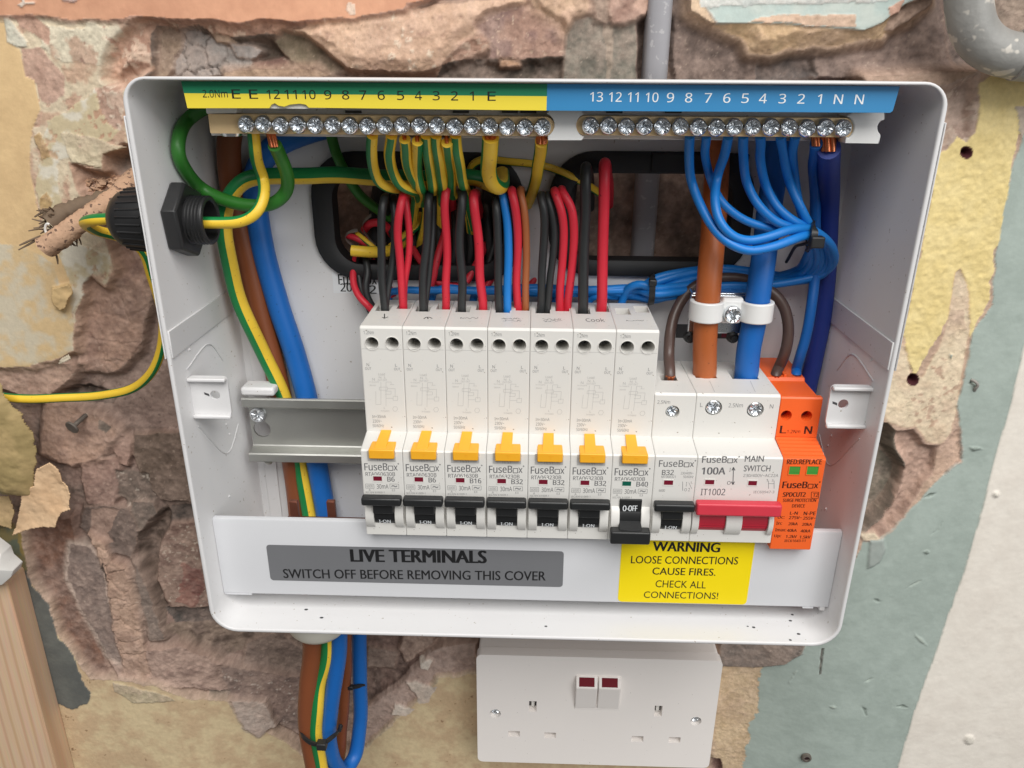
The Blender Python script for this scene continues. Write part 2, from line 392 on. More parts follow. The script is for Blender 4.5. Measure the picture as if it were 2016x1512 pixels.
def screw_vf(c, r, h, rot=0.0, axis=(0, -1, 0), recess=True):
    """domed screw head with a cross recess and a slot; c = centre of the seat"""
    a = np.array(axis, float); a /= np.linalg.norm(a)
    hlp = np.array([0, 0, 1.]) if abs(a[2]) < 0.9 else np.array([1., 0, 0])
    e1 = np.cross(a, hlp); e1 /= np.linalg.norm(e1); e2 = np.cross(a, e1); c = np.array(c, float)
    def pt(u, v, t): return c+e1*(u*math.cos(rot)-v*math.sin(rot))+e2*(u*math.sin(rot)+v*math.cos(rot))+a*t
    n = 24; V, F = [], []
    prof = [(0, r), (h*0.6, r), (h*0.88, r*0.93), (h, r*0.80)]
    for t, rr in prof:
        for k in range(n): V.append(pt(rr*math.cos(2*math.pi*k/n), rr*math.sin(2*math.pi*k/n), t))
    for i in range(3):
        for k in range(n): F.append((i*n+k, i*n+(k+1) % n, (i+1)*n+(k+1) % n, (i+1)*n+k))
    b = 3*n
    q1 = len(V)
    for k in range(n):                                   # eight pressed rays round a driven cross
        an = 2*math.pi*k/n; m = k % 6
        V.append(pt(r*0.56*math.cos(an), r*0.56*math.sin(an), h*(0.98 if m in (2, 4) else (0.52 if m == 0 else 0.8))))
    q2 = len(V)
    for k in range(12):
        an = 2*math.pi*k/12; V.append(pt(r*0.24*math.cos(an), r*0.24*math.sin(an), h*(0.35 if k % 3 == 0 else 0.72)))
    V.append(pt(0, 0, h*0.3)); c0 = len(V)-1
    for k in range(n): F += [(b+k, b+(k+1) % n, q1+(k+1) % n), (b+k, q1+(k+1) % n, q1+k)]
    for k in range(12):
        a0, a1, a2 = q1+2*k, q1+(2*k+1) % n, q1+(2*k+2) % n; c1, c2 = q2+k, q2+(k+1) % 12
        F += [(a0, a1, c1), (a1, a2, c2), (a1, c2, c1), (c1, c2, c0)]
    return V, F

# ================================================================ WALL
X0, X1, Z0, Z1, RES = -390.0, 350.0, -455.0, 60.0, 0.62
def smooth01(t): t = np.clip(t, 0, 1); return t*t*(3-2*t)
def base_d(x, z):
    x = np.asarray(x); k = smooth01((x+235)/110)*smooth01((205-x)/85)
    return -14.0-16.0*smooth01((-236.0-np.asarray(z))/70.0)*k
def wallpt(px, py):
    d = -14.0
    for _ in range(6):
        q = P(px, py, d); d = float(base_d(q[0], q[2]))
    return q
# fine where the photograph looks, coarse further out
xs = np.concatenate([np.arange(X0-330, X0, 3.0), np.arange(X0, X1, RES), np.arange(X1+1, X1+330, 3.0)]); zs = np.concatenate([np.arange(Z0-210, Z0, 3.0), np.arange(Z0, Z1, RES), np.arange(Z1+1, Z1+260, 3.0)])
GX, GZ = np.meshgrid(xs, zs)
def lattice(X, Z, scale, seed):
    g = np.random.RandomState(seed).rand(256, 256)
    u, v = X/scale, Z/scale; i, j = np.floor(u).astype(int), np.floor(v).astype(int); fu, fv = u-i, v-j
    fu, fv = fu*fu*(3-2*fu), fv*fv*(3-2*fv); i, j = i % 256, j % 256; i1, j1 = (i+1) % 256, (j+1) % 256
    return (g[i, j]*(1-fu)+g[i1, j]*fu)*(1-fv)+(g[i, j1]*(1-fu)+g[i1, j1]*fu)*fv
def fbm(X, Z, scale, oc=4, seed=1, gain=0.5):
    o = np.zeros_like(X); a, t = 1.0, 0.0
    for k in range(oc):
        o += a*lattice(X+17.3*k, Z-9.1*k, scale/2**k, seed+k); t += a; a *= gain
    return o/t-0.5            # about -0.5 .. 0.5
def voro(X, Z, scale, seed):
    """distance to the nearest cell edge (approx) and a random value per cell"""
    u, v = X/scale, Z/scale; i, j = np.floor(u).astype(int), np.floor(v).astype(int)
    rs = np.random.RandomState(seed); gx, gz, gv = rs.rand(128, 128), rs.rand(128, 128), rs.rand(128, 128)
    d1 = np.full(X.shape, 9.0); d2 = np.full(X.shape, 9.0); val = np.zeros(X.shape)
    for a in (-1, 0, 1):
        for b in (-1, 0, 1):
            ii, jj = (i+a) % 128, (j+b) % 128
            dd = np.hypot(i+a+gx[ii, jj]-u, j+b+gz[ii, jj]-v)
            nearer = dd < d1
            d2 = np.where(nearer, d1, np.minimum(d2, dd)); val = np.where(nearer, gv[ii, jj], val); d1 = np.where(nearer, dd, d1)
    return (d2-d1)*scale, val
def sdist(X, Z, poly):
    """signed distance, positive inside"""
    d = np.full(X.shape, 1e9); ins = np.zeros(X.shape, bool); n = len(poly)
    for k in range(n):
        ax, az = poly[k]; bx, bz = poly[(k+1) % n]; ex, ez = bx-ax, bz-az
        wx, wz = X-ax, Z-az; t = np.clip((wx*ex+wz*ez)/(ex*ex+ez*ez+1e-9), 0, 1)
        d = np.minimum(d, (wx-ex*t)**2+(wz-ez*t)**2)
        c = ((az > Z) != (bz > Z)) & (X < (bx-ax)*(Z-az)/((bz-az)+1e-12)+ax); ins ^= c
    d = np.sqrt(d); return np.where(ins, d, -d)
lc = lambda c: np.array([lin(c[0]), lin(c[1]), lin(c[2])])
NZ1 = fbm(GX, GZ, 22, 5, 11); NZ2 = fbm(GX, GZ, 6, 4, 31); NZ3 = fbm(GX, GZ, 2.2, 3, 51)
NZ4 = fbm(GX, GZ, 45, 4, 71); WX = fbm(GX, GZ, 7, 4, 91); WZ = fbm(GX, GZ, 7, 4, 111)
WXL = .533*(lattice(GX, GZ, 7, 91)-.5); WZL = .533*(lattice(GX, GZ, 7, 111)-.5)
CH1 = .45*NZ2+.6*NZ3+.35*NZ1+.25*fbm(GX, GZ, 1.3, 2, 151); CH2 = .5*fbm(GX, GZ, 9, 5, 161, .62)+.3*NZ3+.4*fbm(GX, GZ, 30, 3, 171)
H = -14.0+NZ1*7+NZ2*2.2+NZ3*0.8
CC = np.empty(GX.shape+(3,)); t = smooth01(0.5+2.2*NZ2+1.2*NZ1)[..., None]
CC[:] = lc((164, 132, 114))*(1-t)+lc((120, 100, 88))*t
RO = np.full(GX.shape, 0.95); OWN = np.zeros(GX.shape, np.int32)
OWNERS = ['wall']
def region(own, px, h, c1, c2=None, amp=0.6, fine=0.15, warp=1.6, w=0.5, edge=None, ew=0.8, rough=0.9, mix=1.6, bias=0.0, crack=None, pit=None, chips=None, new=False, slope=None, noise=None, paint=False):
    """one patch of the wall: traced outline, height above the plaster face, colours that belong to the material"""
    poly = [(wallpt(*q)[0], wallpt(*q)[2]) for q in px]
    bx = [p[0] for p in poly]; bz = [p[1] for p in poly]; pad = 6
    i0, i1 = np.searchsorted(xs, [min(bx)-pad, max(bx)+pad]); j0, j1 = np.searchsorted(zs, [min(bz)-pad, max(bz)+pad])
    if i1-i0 < 2 or j1-j0 < 2: return
    sl = (slice(j0, j1), slice(i0, i1)); X, Z = GX[sl], GZ[sl]
    sd = sdist(X+WX[sl]*2*warp, Z+WZ[sl]*2*warp, poly)
    s0 = sdist(X+WXL[sl]*2*warp, Z+WZL[sl]*2*warp, poly); raw = sd
    sd = sd+NZ3[sl]*warp*0.35
    sm = s0+(sd-s0)*np.exp(-(np.minimum(0, sd)/1.1)**2)   # the lip is ragged, the slope below it is not fluted
    ins = sd > 0
    dh = abs(h-float(H[sl][ins].mean())) if ins.any() and not paint else 0.0
    we = max(w, min(1.1 if new else 2.8, 0.24*dh))
    rel = (h-float(H[sl][ins].mean())) if ins.any() and not paint else 0.0
    if rel > 1.5: m = smooth01(1+np.where(sd > 0, 0, np.minimum(sm, 0))/(2*we))              # a lip: flat up to its edge, then the broken reveal falls away
    elif rel < -1.5: m = smooth01(sd/(2*we))             # a hollow: the reveal lies inside the outline
    else: m = smooth01(0.5+sd/(2*w))
    hh = h+NZ1[sl]*amp*1.6+NZ2[sl]*amp+NZ3[sl]*fine*2
    if slope is not None: hh = hh+np.clip(slope[1]-sd, 0, slope[1])/slope[1]*slope[0]
    if crack:
        ed, vv = voro(X+WX[sl]*6, Z+WZ[sl]*6, crack[0], crack[3] if len(crack) > 3 else 5); hh = hh+(vv-0.5)*crack[1]-crack[2]*(1-smooth01(ed/0.9))
    t = smooth01(0.5+mix*(NZ2[sl] if noise is None else noise[sl])+mix*0.8*NZ1[sl]+bias)[..., None]
    c = lc(c1)*(1-t)+lc(c2 if c2 else c1)*t
    if pit:
        k = smooth01((NZ3[sl]-pit[0])/0.06); hh = hh-k*pit[1]; c = c*(1-k[..., None]*0.85)+lc(pit[2])*k[..., None]*0.85
    if dh > 3: hh = hh+4*m*(1-m)*np.clip(dh, 3, 9)*(0.30*CH1[sl]+.25*NZ2[sl])          # crumbling reveal
    for (thr, drop, cc, sc_) in (chips or ()):
        n_ = (CH1 if sc_ == 0 else CH2)[sl]; k = smooth01((n_-thr)/0.045); hh = hh-k*drop; c = c*(1-k[..., None])+lc(cc)*(0.92+0.3*NZ3[sl][..., None])*k[..., None]
    if not paint: H[sl] = H[sl]*(1-m)+hh*m
    if rel > 1.5:
        mr_ = (smooth01(1+np.minimum(sm, 0)/(2*we))*(sd < .2)*.85)[..., None]; rc = lc(edge if edge is not None else tuple(.55*a+.45*b for a, b in zip(c2 if c2 else c1, (176, 140, 118))))
        CC[sl] = CC[sl]*(1-mr_)+rc*(1+.5*NZ2[sl]+.3*NZ3[sl])[..., None]*mr_
        RO[sl] = np.where((sd > -2*we) & (sd <= 0), .95, RO[sl])
    mc = smooth01(0.5+(sd+CH1[sl]*.35)/0.4)[..., None]
    CC[sl] = CC[sl]*(1-mc)+c*mc
    RO[sl] = np.where(sd > 0, rough, RO[sl])
    if edge is not None:
        e = (smooth01(1-np.abs(sd+w*0.2)/ew)*smooth01((CH2[sl]+.16)/.2)*(.35 if rough < .8 else .5))[..., None]; e = np.clip(e, 0, 1)
        CC[sl] = CC[sl]*(1-e)+lc(edge)*e
    if own is not None:
        if new or own not in OWNERS: OWNERS.append(own); k = len(OWNERS)-1
        else: k = OWNERS.index(own)
        OWN[sl] = np.where(sd > 0, k, OWN[sl])
PINK, PINKD = (196, 152, 128), (168, 128, 108)
RAW = (200, 158, 128)
# exposed masonry, left of the unit
region('mortar', [(60, 360), (330, 380), (345, 900), (400, 1250), (620, 1230), (620, 1420), (520, 1440), (300, 1350), (150, 1220), (60, 1000), (40, 800)], -15, (158, 126, 112), (112, 94, 84), amp=1.8, fine=0.5, w=2)
region('mortar', [(250, 540), (335, 560), (350, 860), (230, 850), (160, 800), (240, 700)], -16, (176, 146, 132), (150, 122, 110), amp=0.9, fine=0.45, w=1.5, pit=(0.24, 0.8, (110, 90, 80)))
region('brick', [(255, 868), (350, 862), (372, 1000), (305, 995), (268, 952), (250, 905)], -9, (126, 104, 88), (104, 84, 70), amp=0.8, fine=0.4, warp=1.2, w=1.2, new=True, pit=(0.25, 0.6, (160, 138, 120)))
region('stone', [(218, 850), (248, 878), (238, 930), (226, 925), (214, 900)], -8, (186, 146, 128), (160, 122, 106), amp=1, w=1.2, new=True, warp=1)
region('stone', [(150, 920), (222, 915), (228, 975), (205, 1012), (160, 1003), (148, 960)], -8.5, (172, 134, 118), (140, 106, 94), amp=1.4, fine=0.5, w=1.4, new=True, warp=1.2)
region('stone', [(215, 940), (282, 945), (294, 1000), (240, 1008), (222, 985)], -12, (124, 108, 96), (104, 90, 80), amp=1.2, fine=0.6, w=1.2, new=True, pit=(0.2, 0.5, (190, 176, 160)))
region('stone', [(250, 1000), (290, 1002), (303, 1040), (272, 1082), (246, 1052)], -9, (134, 120, 108), (118, 104, 94), amp=0.5, fine=0.2, w=1.0, new=True, warp=0.8)
region('stone', [(150, 1012), (240, 1010), (262, 1060), (250, 1110), (190, 1090), (150, 1050)], -8, (128, 108, 98), (104, 88, 80), amp=1.4, fine=0.6, w=1.5, new=True)
region('plaster', [(165, 1015), (222, 1012), (200, 1062), (212, 1078), (186, 1085), (168, 1062)], -9, (176, 142, 124), (150, 118, 102), amp=1, w=1.2)
# deep channel, then the half bricks beside the unit
region('mortar', [(262, 1060), (312, 1010), (330, 1030), (308, 1110), (314, 1200), (318, 1265), (292, 1262), (282, 1200), (260, 1110)], -24, (104, 84, 70), (80, 64, 54), amp=1.6, fine=0.5, w=2)
region('mortar', [(318, 1012), (440, 1005), (440, 1045), (324, 1046)], -16, (78, 72, 68), (58, 54, 52), amp=1.2, fine=0.6, w=1.2)
region('brick', [(306, 1080), (330, 1046), (440, 1040), (460, 1205), (325, 1212), (300, 1160)], -11, (168, 136, 118), (138, 104, 90), amp=1.3, fine=0.5, w=1.6, new=True, mix=3, pit=(0.2, 0.5, (206, 186, 164)))
region('brick', [(350, 1128), (385, 1135), (392, 1180), (372, 1210), (330, 1205), (345, 1160)], -10.6, (158, 100, 84), (128, 66, 58), amp=1, fine=0.5, w=1.0, warp=3.5, mix=4, chips=((.1, .3, (176, 140, 122), 1),))
region('mortar', [(308, 1215), (470, 1205), (480, 1258), (330, 1245)], -19, (82, 76, 72), (58, 54, 54), amp=1.8, fine=0.7, w=1.6)
region('stone', [(312, 1246), (480, 1240), (590, 1250), (592, 1300), (500, 1290), (430, 1310), (370, 1290), (320, 1262)], -15, (140, 118, 100), (98, 80, 68), amp=2.6, fine=0.9, w=1.8, new=True, mix=3)
region('stone', [(480, 1285), (540, 1262), (590, 1300), (592, 1345), (540, 1350), (470, 1320)], -12, (142, 120, 106), (118, 98, 88), amp=1.2, fine=0.5, w=1.5, new=True)
region('plaster', [(285, 1290), (350, 1282), (395, 1300), (440, 1320), (440, 1368), (340, 1358), (240, 1345), (215, 1315)], -2.5, (190, 156, 138), (158, 126, 112), amp=1.2, fine=0.5, w=2.5, mix=2.4)
region('plaster', [(430, 1320), (560, 1345), (600, 1340), (605, 1470), (540, 1430), (450, 1395)], -5, (150, 122, 110), (120, 98, 90), amp=1.6, fine=0.6, w=2.5, mix=2.6, pit=(0.22, 0.6, (206, 190, 176)))
region('mortar', [(405, 1365), (450, 1368), (445, 1384), (410, 1382)], -12, (96, 96, 92), (78, 78, 76), w=1.2)
# left strip of stepped chasing
region('render', [(50, 1035), (130, 1028), (140, 1085), (125, 1140), (150, 1215), (210, 1335), (172, 1335), (140, 1285), (110, 1250), (92, 1190), (54, 1140)], -5, (136, 92, 70), (112, 78, 64), amp=0.9, fine=0.2, w=3, mix=2)
region('render', [(128, 1078), (165, 1085), (190, 1110), (200, 1170), (222, 1250), (240, 1318), (206, 1302), (162, 1226), (128, 1145)], -4.0, (142, 122, 112), (124, 104, 96), amp=0.6, fine=0.4, w=1.2, edge=(186, 164, 148), ew=0.6)
region('brick', [(168, 1062), (200, 1078), (215, 1112), (246, 1128), (268, 1180), (276, 1270), (292, 1345), (240, 1330), (222, 1250), (205, 1150), (190, 1105)], -2.5, (196, 158, 132), (172, 134, 112), amp=0.8, fine=0.5, w=1.2, new=True, crack=(14, 0.8, 0.9))
region('render', [(258, 1120), (282, 1165), (300, 1230), (318, 1268), (290, 1272), (272, 1200)], -5, (142, 124, 112), (118, 102, 92), amp=1, fine=0.5, w=1.2)
region('mortar', [(198, 1115), (205, 1150), (190, 1128)], -16, (70, 58, 50), w=0.6)
# clay-like lumps
region('plaster', [(170, 575), (178, 540), (240, 500), (290, 500), (300, 560), (275, 640), (262, 700), (220, 738), (160, 735), (148, 700), (158, 640)], -6, (188, 146, 122), (158, 120, 102), amp=1.6, fine=0.4, w=2.2, crack=(16, 1.6, 0.8), mix=2)
region('plaster', [(230, 480), (290, 470), (300, 540), (262, 560), (225, 530)], -8, (176, 134, 112), (140, 104, 90), amp=2, fine=0.5, w=2)
region('plaster', [(82, 800), (190, 828), (224, 858), (182, 912), (130, 925), (70, 902)], -5.5, (196, 154, 128), (168, 130, 110), amp=1.8, fine=0.35, w=3, mix=2)
region('mortar', [(185, 832), (212, 850), (205, 865), (186, 850)], -5.6, (126, 114, 100), (110, 100, 88), w=1, warp=3, paint=True)
region('mortar', [(85, 772), (160, 768), (215, 790), (205, 812), (95, 790)], -22, (84, 70, 62), (66, 56, 50), w=2)
region('plaster', [(-60, 700), (60, 712), (112, 722), (150, 720), (130, 752), (100, 776), (76, 792), (0, 770), (-60, 760)], -3.0, (194, 154, 130), (166, 128, 108), amp=1.0, fine=0.4, w=1.6, warp=1.2)
# hollow beside the black gland and its crumbs
region('mortar', [(125, 315), (200, 330), (202, 300), (215, 296), (340, 305), (340, 420), (240, 420), (150, 370)], -18, (150, 128, 112), (112, 94, 82), amp=2, fine=0.7, w=1.5)
region('brick', [(196, 318), (212, 300), (345, 310), (345, 362), (250, 352), (195, 340)], -17, (150, 132, 118), (128, 110, 98), amp=0.6, fine=0.2, w=1.2, new=True, warp=0.6)
region('plaster', [(128, 318), (180, 335), (250, 356), (300, 372), (290, 420), (220, 440), (160, 405), (140, 360)], -8, (194, 152, 126), (150, 116, 98), amp=2.6, fine=1.1, w=2.5, mix=3)
# ---- the plaster field, left
region('plaster', [(-900, -500), (330, -500), (330, 60), (285, 92), (290, 142), (240, 170), (330, 180), (330, 315), (275, 300), (260, 285), (240, 280), (205, 300), (200, 334), (134, 318), (150, 370), (165, 410), (190, 440), (212, 480), (222, 530), (208, 562), (180, 540), (165, 545), (160, 590), (150, 630), (143, 690), (118, 705), (60, 720), (-900, 715)], 0, (222, 204, 172), (206, 170, 140), amp=0.35, fine=0.22, warp=1.3, w=0.7, edge=RAW, ew=0.7, rough=0.85, mix=4.5, bias=0.1, chips=((.16, .3, (226, 208, 180), 1), (.1, .35, (204, 164, 138), 0), (.3, .5, (150, 112, 92), 0)))
region('paint_layer', [(95, 240), (150, 210), (190, 170), (235, 180), (240, 260), (200, 280), (140, 300), (110, 330), (120, 420), (160, 480), (215, 500), (212, 545), (185, 530), (165, 560), (150, 620), (140, 560), (110, 500), (85, 440), (70, 380), (75, 310)], 0.3, (222, 214, 196), (206, 190, 156), amp=0.12, fine=0.1, warp=2.2, w=0.4, rough=0.7, mix=5, bias=0.35, chips=((.13, .25, (206, 176, 146), 1), (.2, .3, (196, 158, 132), 0)))
region('paint_layer', [(85, 60), (210, 45), (300, 45), (240, 85), (205, 125), (120, 120), (75, 90)], 0.25, (226, 214, 184), (208, 172, 142), amp=0.2, fine=0.15, warp=3, w=0.4, mix=6, bias=0.15, chips=((.06, .3, (204, 160, 134), 1), (.16, .3, (172, 132, 110), 0)))
region('paint_layer', [(118, 260), (190, 270), (245, 290), (205, 302), (200, 330), (140, 318)], 0.5, (226, 210, 172), (214, 196, 158), amp=0.15, fine=0.06, warp=1.2, w=0.4, mix=3, bias=.3, chips=((.2, .3, (200, 164, 138), 0),))
region('plaster', [(25, 30), (62, 28), (100, 60), (98, 88), (70, 70), (40, 50)], 0.1, (206, 160, 134), (194, 148, 124), amp=.2, w=.5)
region('plaster', [(40, 95), (78, 92), (102, 120), (126, 150), (128, 188), (96, 205), (84, 198), (72, 160), (48, 150)], 0.05, (206, 164, 140), (192, 148, 126), amp=.2, fine=.12, w=.5, warp=1.5)
region('paint_layer', [(8, 32), (18, 35), (52, 80), (50, 92), (38, 95), (14, 82)], 0.6, (218, 214, 192), (206, 202, 180), amp=.1, fine=.06, w=.4, warp=.8)
region('plaster', [(185, 170), (245, 150), (245, 260), (215, 245), (195, 210)], -0.3, (212, 176, 150), (224, 202, 176), amp=.5, fine=.4, w=1.2, warp=2.5, mix=4, chips=((.02, .4, (190, 148, 124), 0), (.12, .4, (226, 212, 186), 1)))
region('paint_layer', [(-900, 18), (8, 32), (14, 82), (40, 98), (52, 150), (70, 158), (80, 215), (66, 250), (58, 310), (70, 390), (82, 450), (105, 475), (125, 520), (142, 560), (144, 600), (128, 610), (110, 560), (95, 555), (100, 620), (60, 722), (-900, 716)], 0.45, (228, 196, 148), (218, 186, 140), amp=0.15, fine=0.06, warp=0.7, w=0.35, rough=0.6, mix=1.5, edge=(190, 164, 120), ew=0.35)
region('paint_layer', [(-900, 500), (40, 480), (110, 520), (120, 560), (150, 580), (142, 690), (116, 706), (58, 722), (-900, 718)], 0.55, (208, 196, 172), (214, 186, 142), amp=0.15, fine=0.06, warp=1.5, w=2.5, rough=0.65, mix=2.5)
region('paint_layer', [(105, 562), (140, 556), (146, 580), (128, 612), (112, 606)], 1.4, (226, 194, 142), (216, 184, 134), amp=.1, fine=.05, w=.5, warp=.5, rough=.6)
region('paint_layer', [(68, 270), (80, 262), (92, 282), (100, 310), (82, 312)], 0.62, (206, 168, 100), (190, 150, 86), amp=.1, w=.4, warp=1)
region('paint_layer', [(80, 390), (92, 378), (106, 400), (100, 415), (78, 430)], 0.62, (206, 170, 100), (190, 150, 86), amp=.1, w=.4, warp=1)
# top: peach skim, crumbly reveal and the hole
region('plaster', [(210, 150), (215, 118), (245, 78), (290, 40), (340, 30), (420, 30), (520, 40), (600, 60), (700, 55), (940, 20), (1000, 10), (1000, 60), (920, 110), (860, 136), (700, 138), (665, 128), (620, 95), (570, 74), (520, 66), (450, 74), (420, 76), (380, 47), (335, 56), (305, 52), (282, 66), (285, 95), (292, 130), (262, 150), (235, 160)], -1.6, (214, 164, 132), (190, 140, 112), amp=1.1, fine=0.7, warp=1.6, w=1.6, edge=(206, 158, 128), ew=1.0, mix=2.6, crack=(9, 0.8, 0.5), slope=(-5, 6), chips=((.12, .5, (226, 190, 160), 0), (.2, .6, (166, 122, 98), 1)))
region('plaster', [(560, 62), (672, 25), (800, 15), (960, 0), (1045, -10), (1020, 15), (965, 32), (930, 70), (905, 80), (870, 122), (828, 139), (762, 137), (700, 136), (672, 128), (630, 95)], -0.4, (226, 184, 148), (212, 168, 134), amp=0.9, fine=0.3, warp=1.3, w=1.2, mix=1.8, slope=(-2.5, 5), chips=((.2, -.15, (238, 214, 184), 1), (.22, .35, (196, 152, 124), 0)))
region('mortar', [(284, 66), (302, 50), (340, 56), (382, 47), (422, 76), (450, 72), (520, 65), (570, 74), (622, 96), (668, 132), (640, 165), (255, 165), (292, 138), (284, 92)], -23, (116, 100, 86), (86, 74, 64), amp=2, fine=0.6, w=1.2, warp=0.8)
region('stone', [(300, 66), (322, 56), (346, 68), (344, 92), (324, 108), (326, 128), (306, 155), (292, 155), (300, 120)], -13, (176, 148, 116), (152, 126, 100), amp=1.2, fine=0.2, w=1.4, new=True, warp=0.6)
region('stone', [(352, 62), (372, 58), (402, 74), (440, 96), (486, 100), (482, 128), (450, 135), (410, 150), (325, 158), (330, 120), (345, 96)], -14, (178, 172, 166), (158, 150, 144), amp=1.6, fine=0.3, w=1.2, new=True, warp=1.2, crack=(10, 2.2, 2.4))
region('stone', [(402, 66), (440, 70), (455, 82), (440, 88), (415, 84)], -9, (184, 152, 122), (164, 132, 106), amp=1, fine=.5, w=1, new=True, warp=1)
region('stone', [(445, 88), (478, 88), (502, 100), (490, 112), (455, 108)], -11, (170, 162, 156), (150, 142, 136), amp=1, fine=.3, w=.8, new=True, warp=1)
region('stone', [(530, 82), (548, 64), (590, 72), (640, 112), (668, 135), (640, 145), (560, 118)], -13, (140, 124, 98), (116, 102, 80), amp=1, fine=.2, w=1.4, new=True, warp=.7)
region('stone', [(490, 122), (540, 114), (552, 122), (540, 134), (500, 132)], -16, (136, 96, 86), (116, 80, 72), amp=.6, w=1, new=True, warp=.6)
region('plaster', [(430, 140), (500, 134), (620, 136), (640, 150), (430, 158)], -10, (196, 160, 128), (170, 136, 108), amp=.8, fine=.3, w=1)
region('paint_layer', [(-900, -500), (900, -500), (860, -8), (802, 8), (796, 20), (742, 26), (690, 36), (668, 34), (572, 42), (520, 36), (470, 44), (450, 44), (420, 38), (330, 36), (265, 32), (240, 38), (130, 37), (62, 28), (0, 30), (-900, 22)], 1.1, (220, 166, 134), (208, 154, 124), amp=0.25, fine=0.06, warp=0.7, w=0.5, rough=0.55, mix=1.2, edge=(170, 116, 90), ew=0.3)
region('paint_layer', [(40, -10), (52, -4), (52, 4), (72, 4), (70, 8), (52, 10), (46, 16), (38, 10), (46, 4)], 1.7, (232, 214, 196), amp=.1, w=.5, warp=.2)
region('paint_layer', [(120, -10), (168, -10), (150, 6), (128, 4)], 1.5, (216, 178, 168), amp=.1, w=.5, warp=.4)
region('plaster', [(686, 5), (700, 8), (702, 28), (690, 30), (682, 20)], 1.0, (236, 206, 180), amp=.1, w=.4, warp=.3, paint=True)
# top middle: brick, block and gaps
region('brick', [(940, 50), (962, 30), (1010, 14), (1060, 20), (1092, 45), (1112, 62), (1112, 108), (1090, 132), (1040, 138), (960, 126), (968, 80)], -6, (172, 132, 112), (140, 106, 98), amp=1.2, fine=0.4, w=1.6, new=True, mix=3, crack=(26, 0.6, 0.9), pit=(.26, .5, (212, 178, 150)))
region('mortar', [(866, 128), (960, 116), (1060, 118), (1112, 108), (1116, 165), (850, 165)], -15, (110, 98, 86), (78, 70, 62), amp=2, fine=1.0, w=1.5, warp=2)
region('plaster', [(985, 118), (1020, 122), (1022, 128), (985, 130)], -7, (204, 156, 116), (188, 140, 104), amp=.6, w=.8, warp=.4)
region('plaster', [(1040, -30), (1165, -30), (1160, 22), (1132, 40), (1124, 62), (1110, 66), (1102, 48), (1072, 26), (1050, 12)], -1.5, (224, 184, 146), (202, 160, 126), amp=1, fine=.4, warp=1.2, w=1.2, edge=RAW, ew=.8, slope=(-3, 3))
region('render', [(1108, 170), (1118, 70), (1134, 40), (1160, 32), (1200, 42), (1256, 38), (1257, 170)], -9, (134, 132, 118), (112, 110, 98), amp=0.5, fine=0.25, w=1.0, warp=0.5, mix=2.2, pit=(0.3, 0.3, (176, 164, 146)))
region('render', [(1190, 45), (1212, 48), (1212, 80), (1204, 170), (1198, 170), (1196, 90)], -8.6, (166, 150, 130), (150, 136, 118), amp=.5, fine=.4, w=1.2, warp=1.4)
region('mortar', [(1256, 20), (1345, 20), (1345, 175), (1256, 175)], -22, (122, 100, 88), (98, 80, 72), amp=1, fine=.5, w=1)
region('stone', [(1168, -30), (1202, -30), (1206, 30), (1196, 40), (1176, 34)], -5, (176, 150, 128), (152, 128, 110), amp=.8, w=1.5, new=True, warp=.8)
region('stone', [(1206, -30), (1300, -30), (1276, 8), (1272, 26), (1230, 42), (1212, 42), (1206, 10)], -4, (204, 160, 136), (166, 124, 106), amp=1.2, fine=.5, w=1.5, new=True, mix=2.5, warp=1)
# top right: two bricks and a dark joint behind the hanging plaster
region('mortar', [(1330, -260), (1880, -260), (1960, 60), (1960, 280), (1330, 180)], -17, (120, 104, 96), (96, 84, 80), amp=1.2, fine=.5, w=2)
region('brick', [(1334, -260), (1480, -260), (1500, 100), (1512, 170), (1334, 175)], -15.5, (138, 118, 108), (112, 94, 86), amp=0.8, fine=0.5, w=1.5, new=True, mix=2.6, pit=(.3, .3, (160, 138, 124)))
region('brick', [(1622, 84), (1790, 30), (1870, -10), (1890, 120), (1875, 170), (1800, 165), (1770, 150), (1618, 148)], -14, (148, 126, 116), (126, 106, 98), amp=0.7, fine=0.4, w=1.6, new=True, mix=2, pit=(.3, .4, (100, 84, 78)))
region('mortar', [(1500, 112), (1620, 108), (1624, 150), (1500, 165)], -19, (104, 98, 96), (84, 80, 80), amp=1.4, fine=.6, w=1.2)
region('mortar', [(1620, 148), (1770, 150), (1870, 168), (1860, 180), (1620, 165)], -19, (120, 92, 88), (90, 70, 70), amp=1.2, fine=.6, w=1)
region('render', [(1950, -260), (2400, -260), (2400, 85), (1965, 85)], -11, (156, 136, 118), (130, 112, 98), amp=1, fine=.6, w=2, pit=(.24, .5, (112, 94, 84)))
region('plaster', [(1356, -260), (1360, 24), (1372, 34), (1405, 46), (1446, 70), (1468, 76), (1482, 104), (1526, 108), (1562, 95), (1655, 88), (1742, 75), (1758, 56), (1800, 38), (1842, 6), (1850, -260)], -0.5, (222, 184, 132), (206, 166, 118), amp=0.6, fine=0.25, warp=1.0, w=0.9, edge=(206, 168, 132), ew=1.1, slope=(-4.5, 6), mix=2)
region('plaster', [(1745, 58), (1760, 22), (1850, -20), (1842, 8), (1800, 40), (1760, 62)], -2.5, (182, 150, 128), (158, 128, 110), amp=1, fine=.6, warp=1.2, w=1)
region('paint_layer', [(1358, -260), (1364, 20), (1392, 26), (1412, 46), (1470, 46), (1560, 50), (1640, 56), (1700, 60), (1740, 44), (1765, 18), (1850, -22), (1850, -260)], 0.5, (184, 198, 192), (196, 204, 196), amp=.15, fine=.1, warp=.6, w=.35, rough=.6, edge=(168, 160, 140), ew=.35)
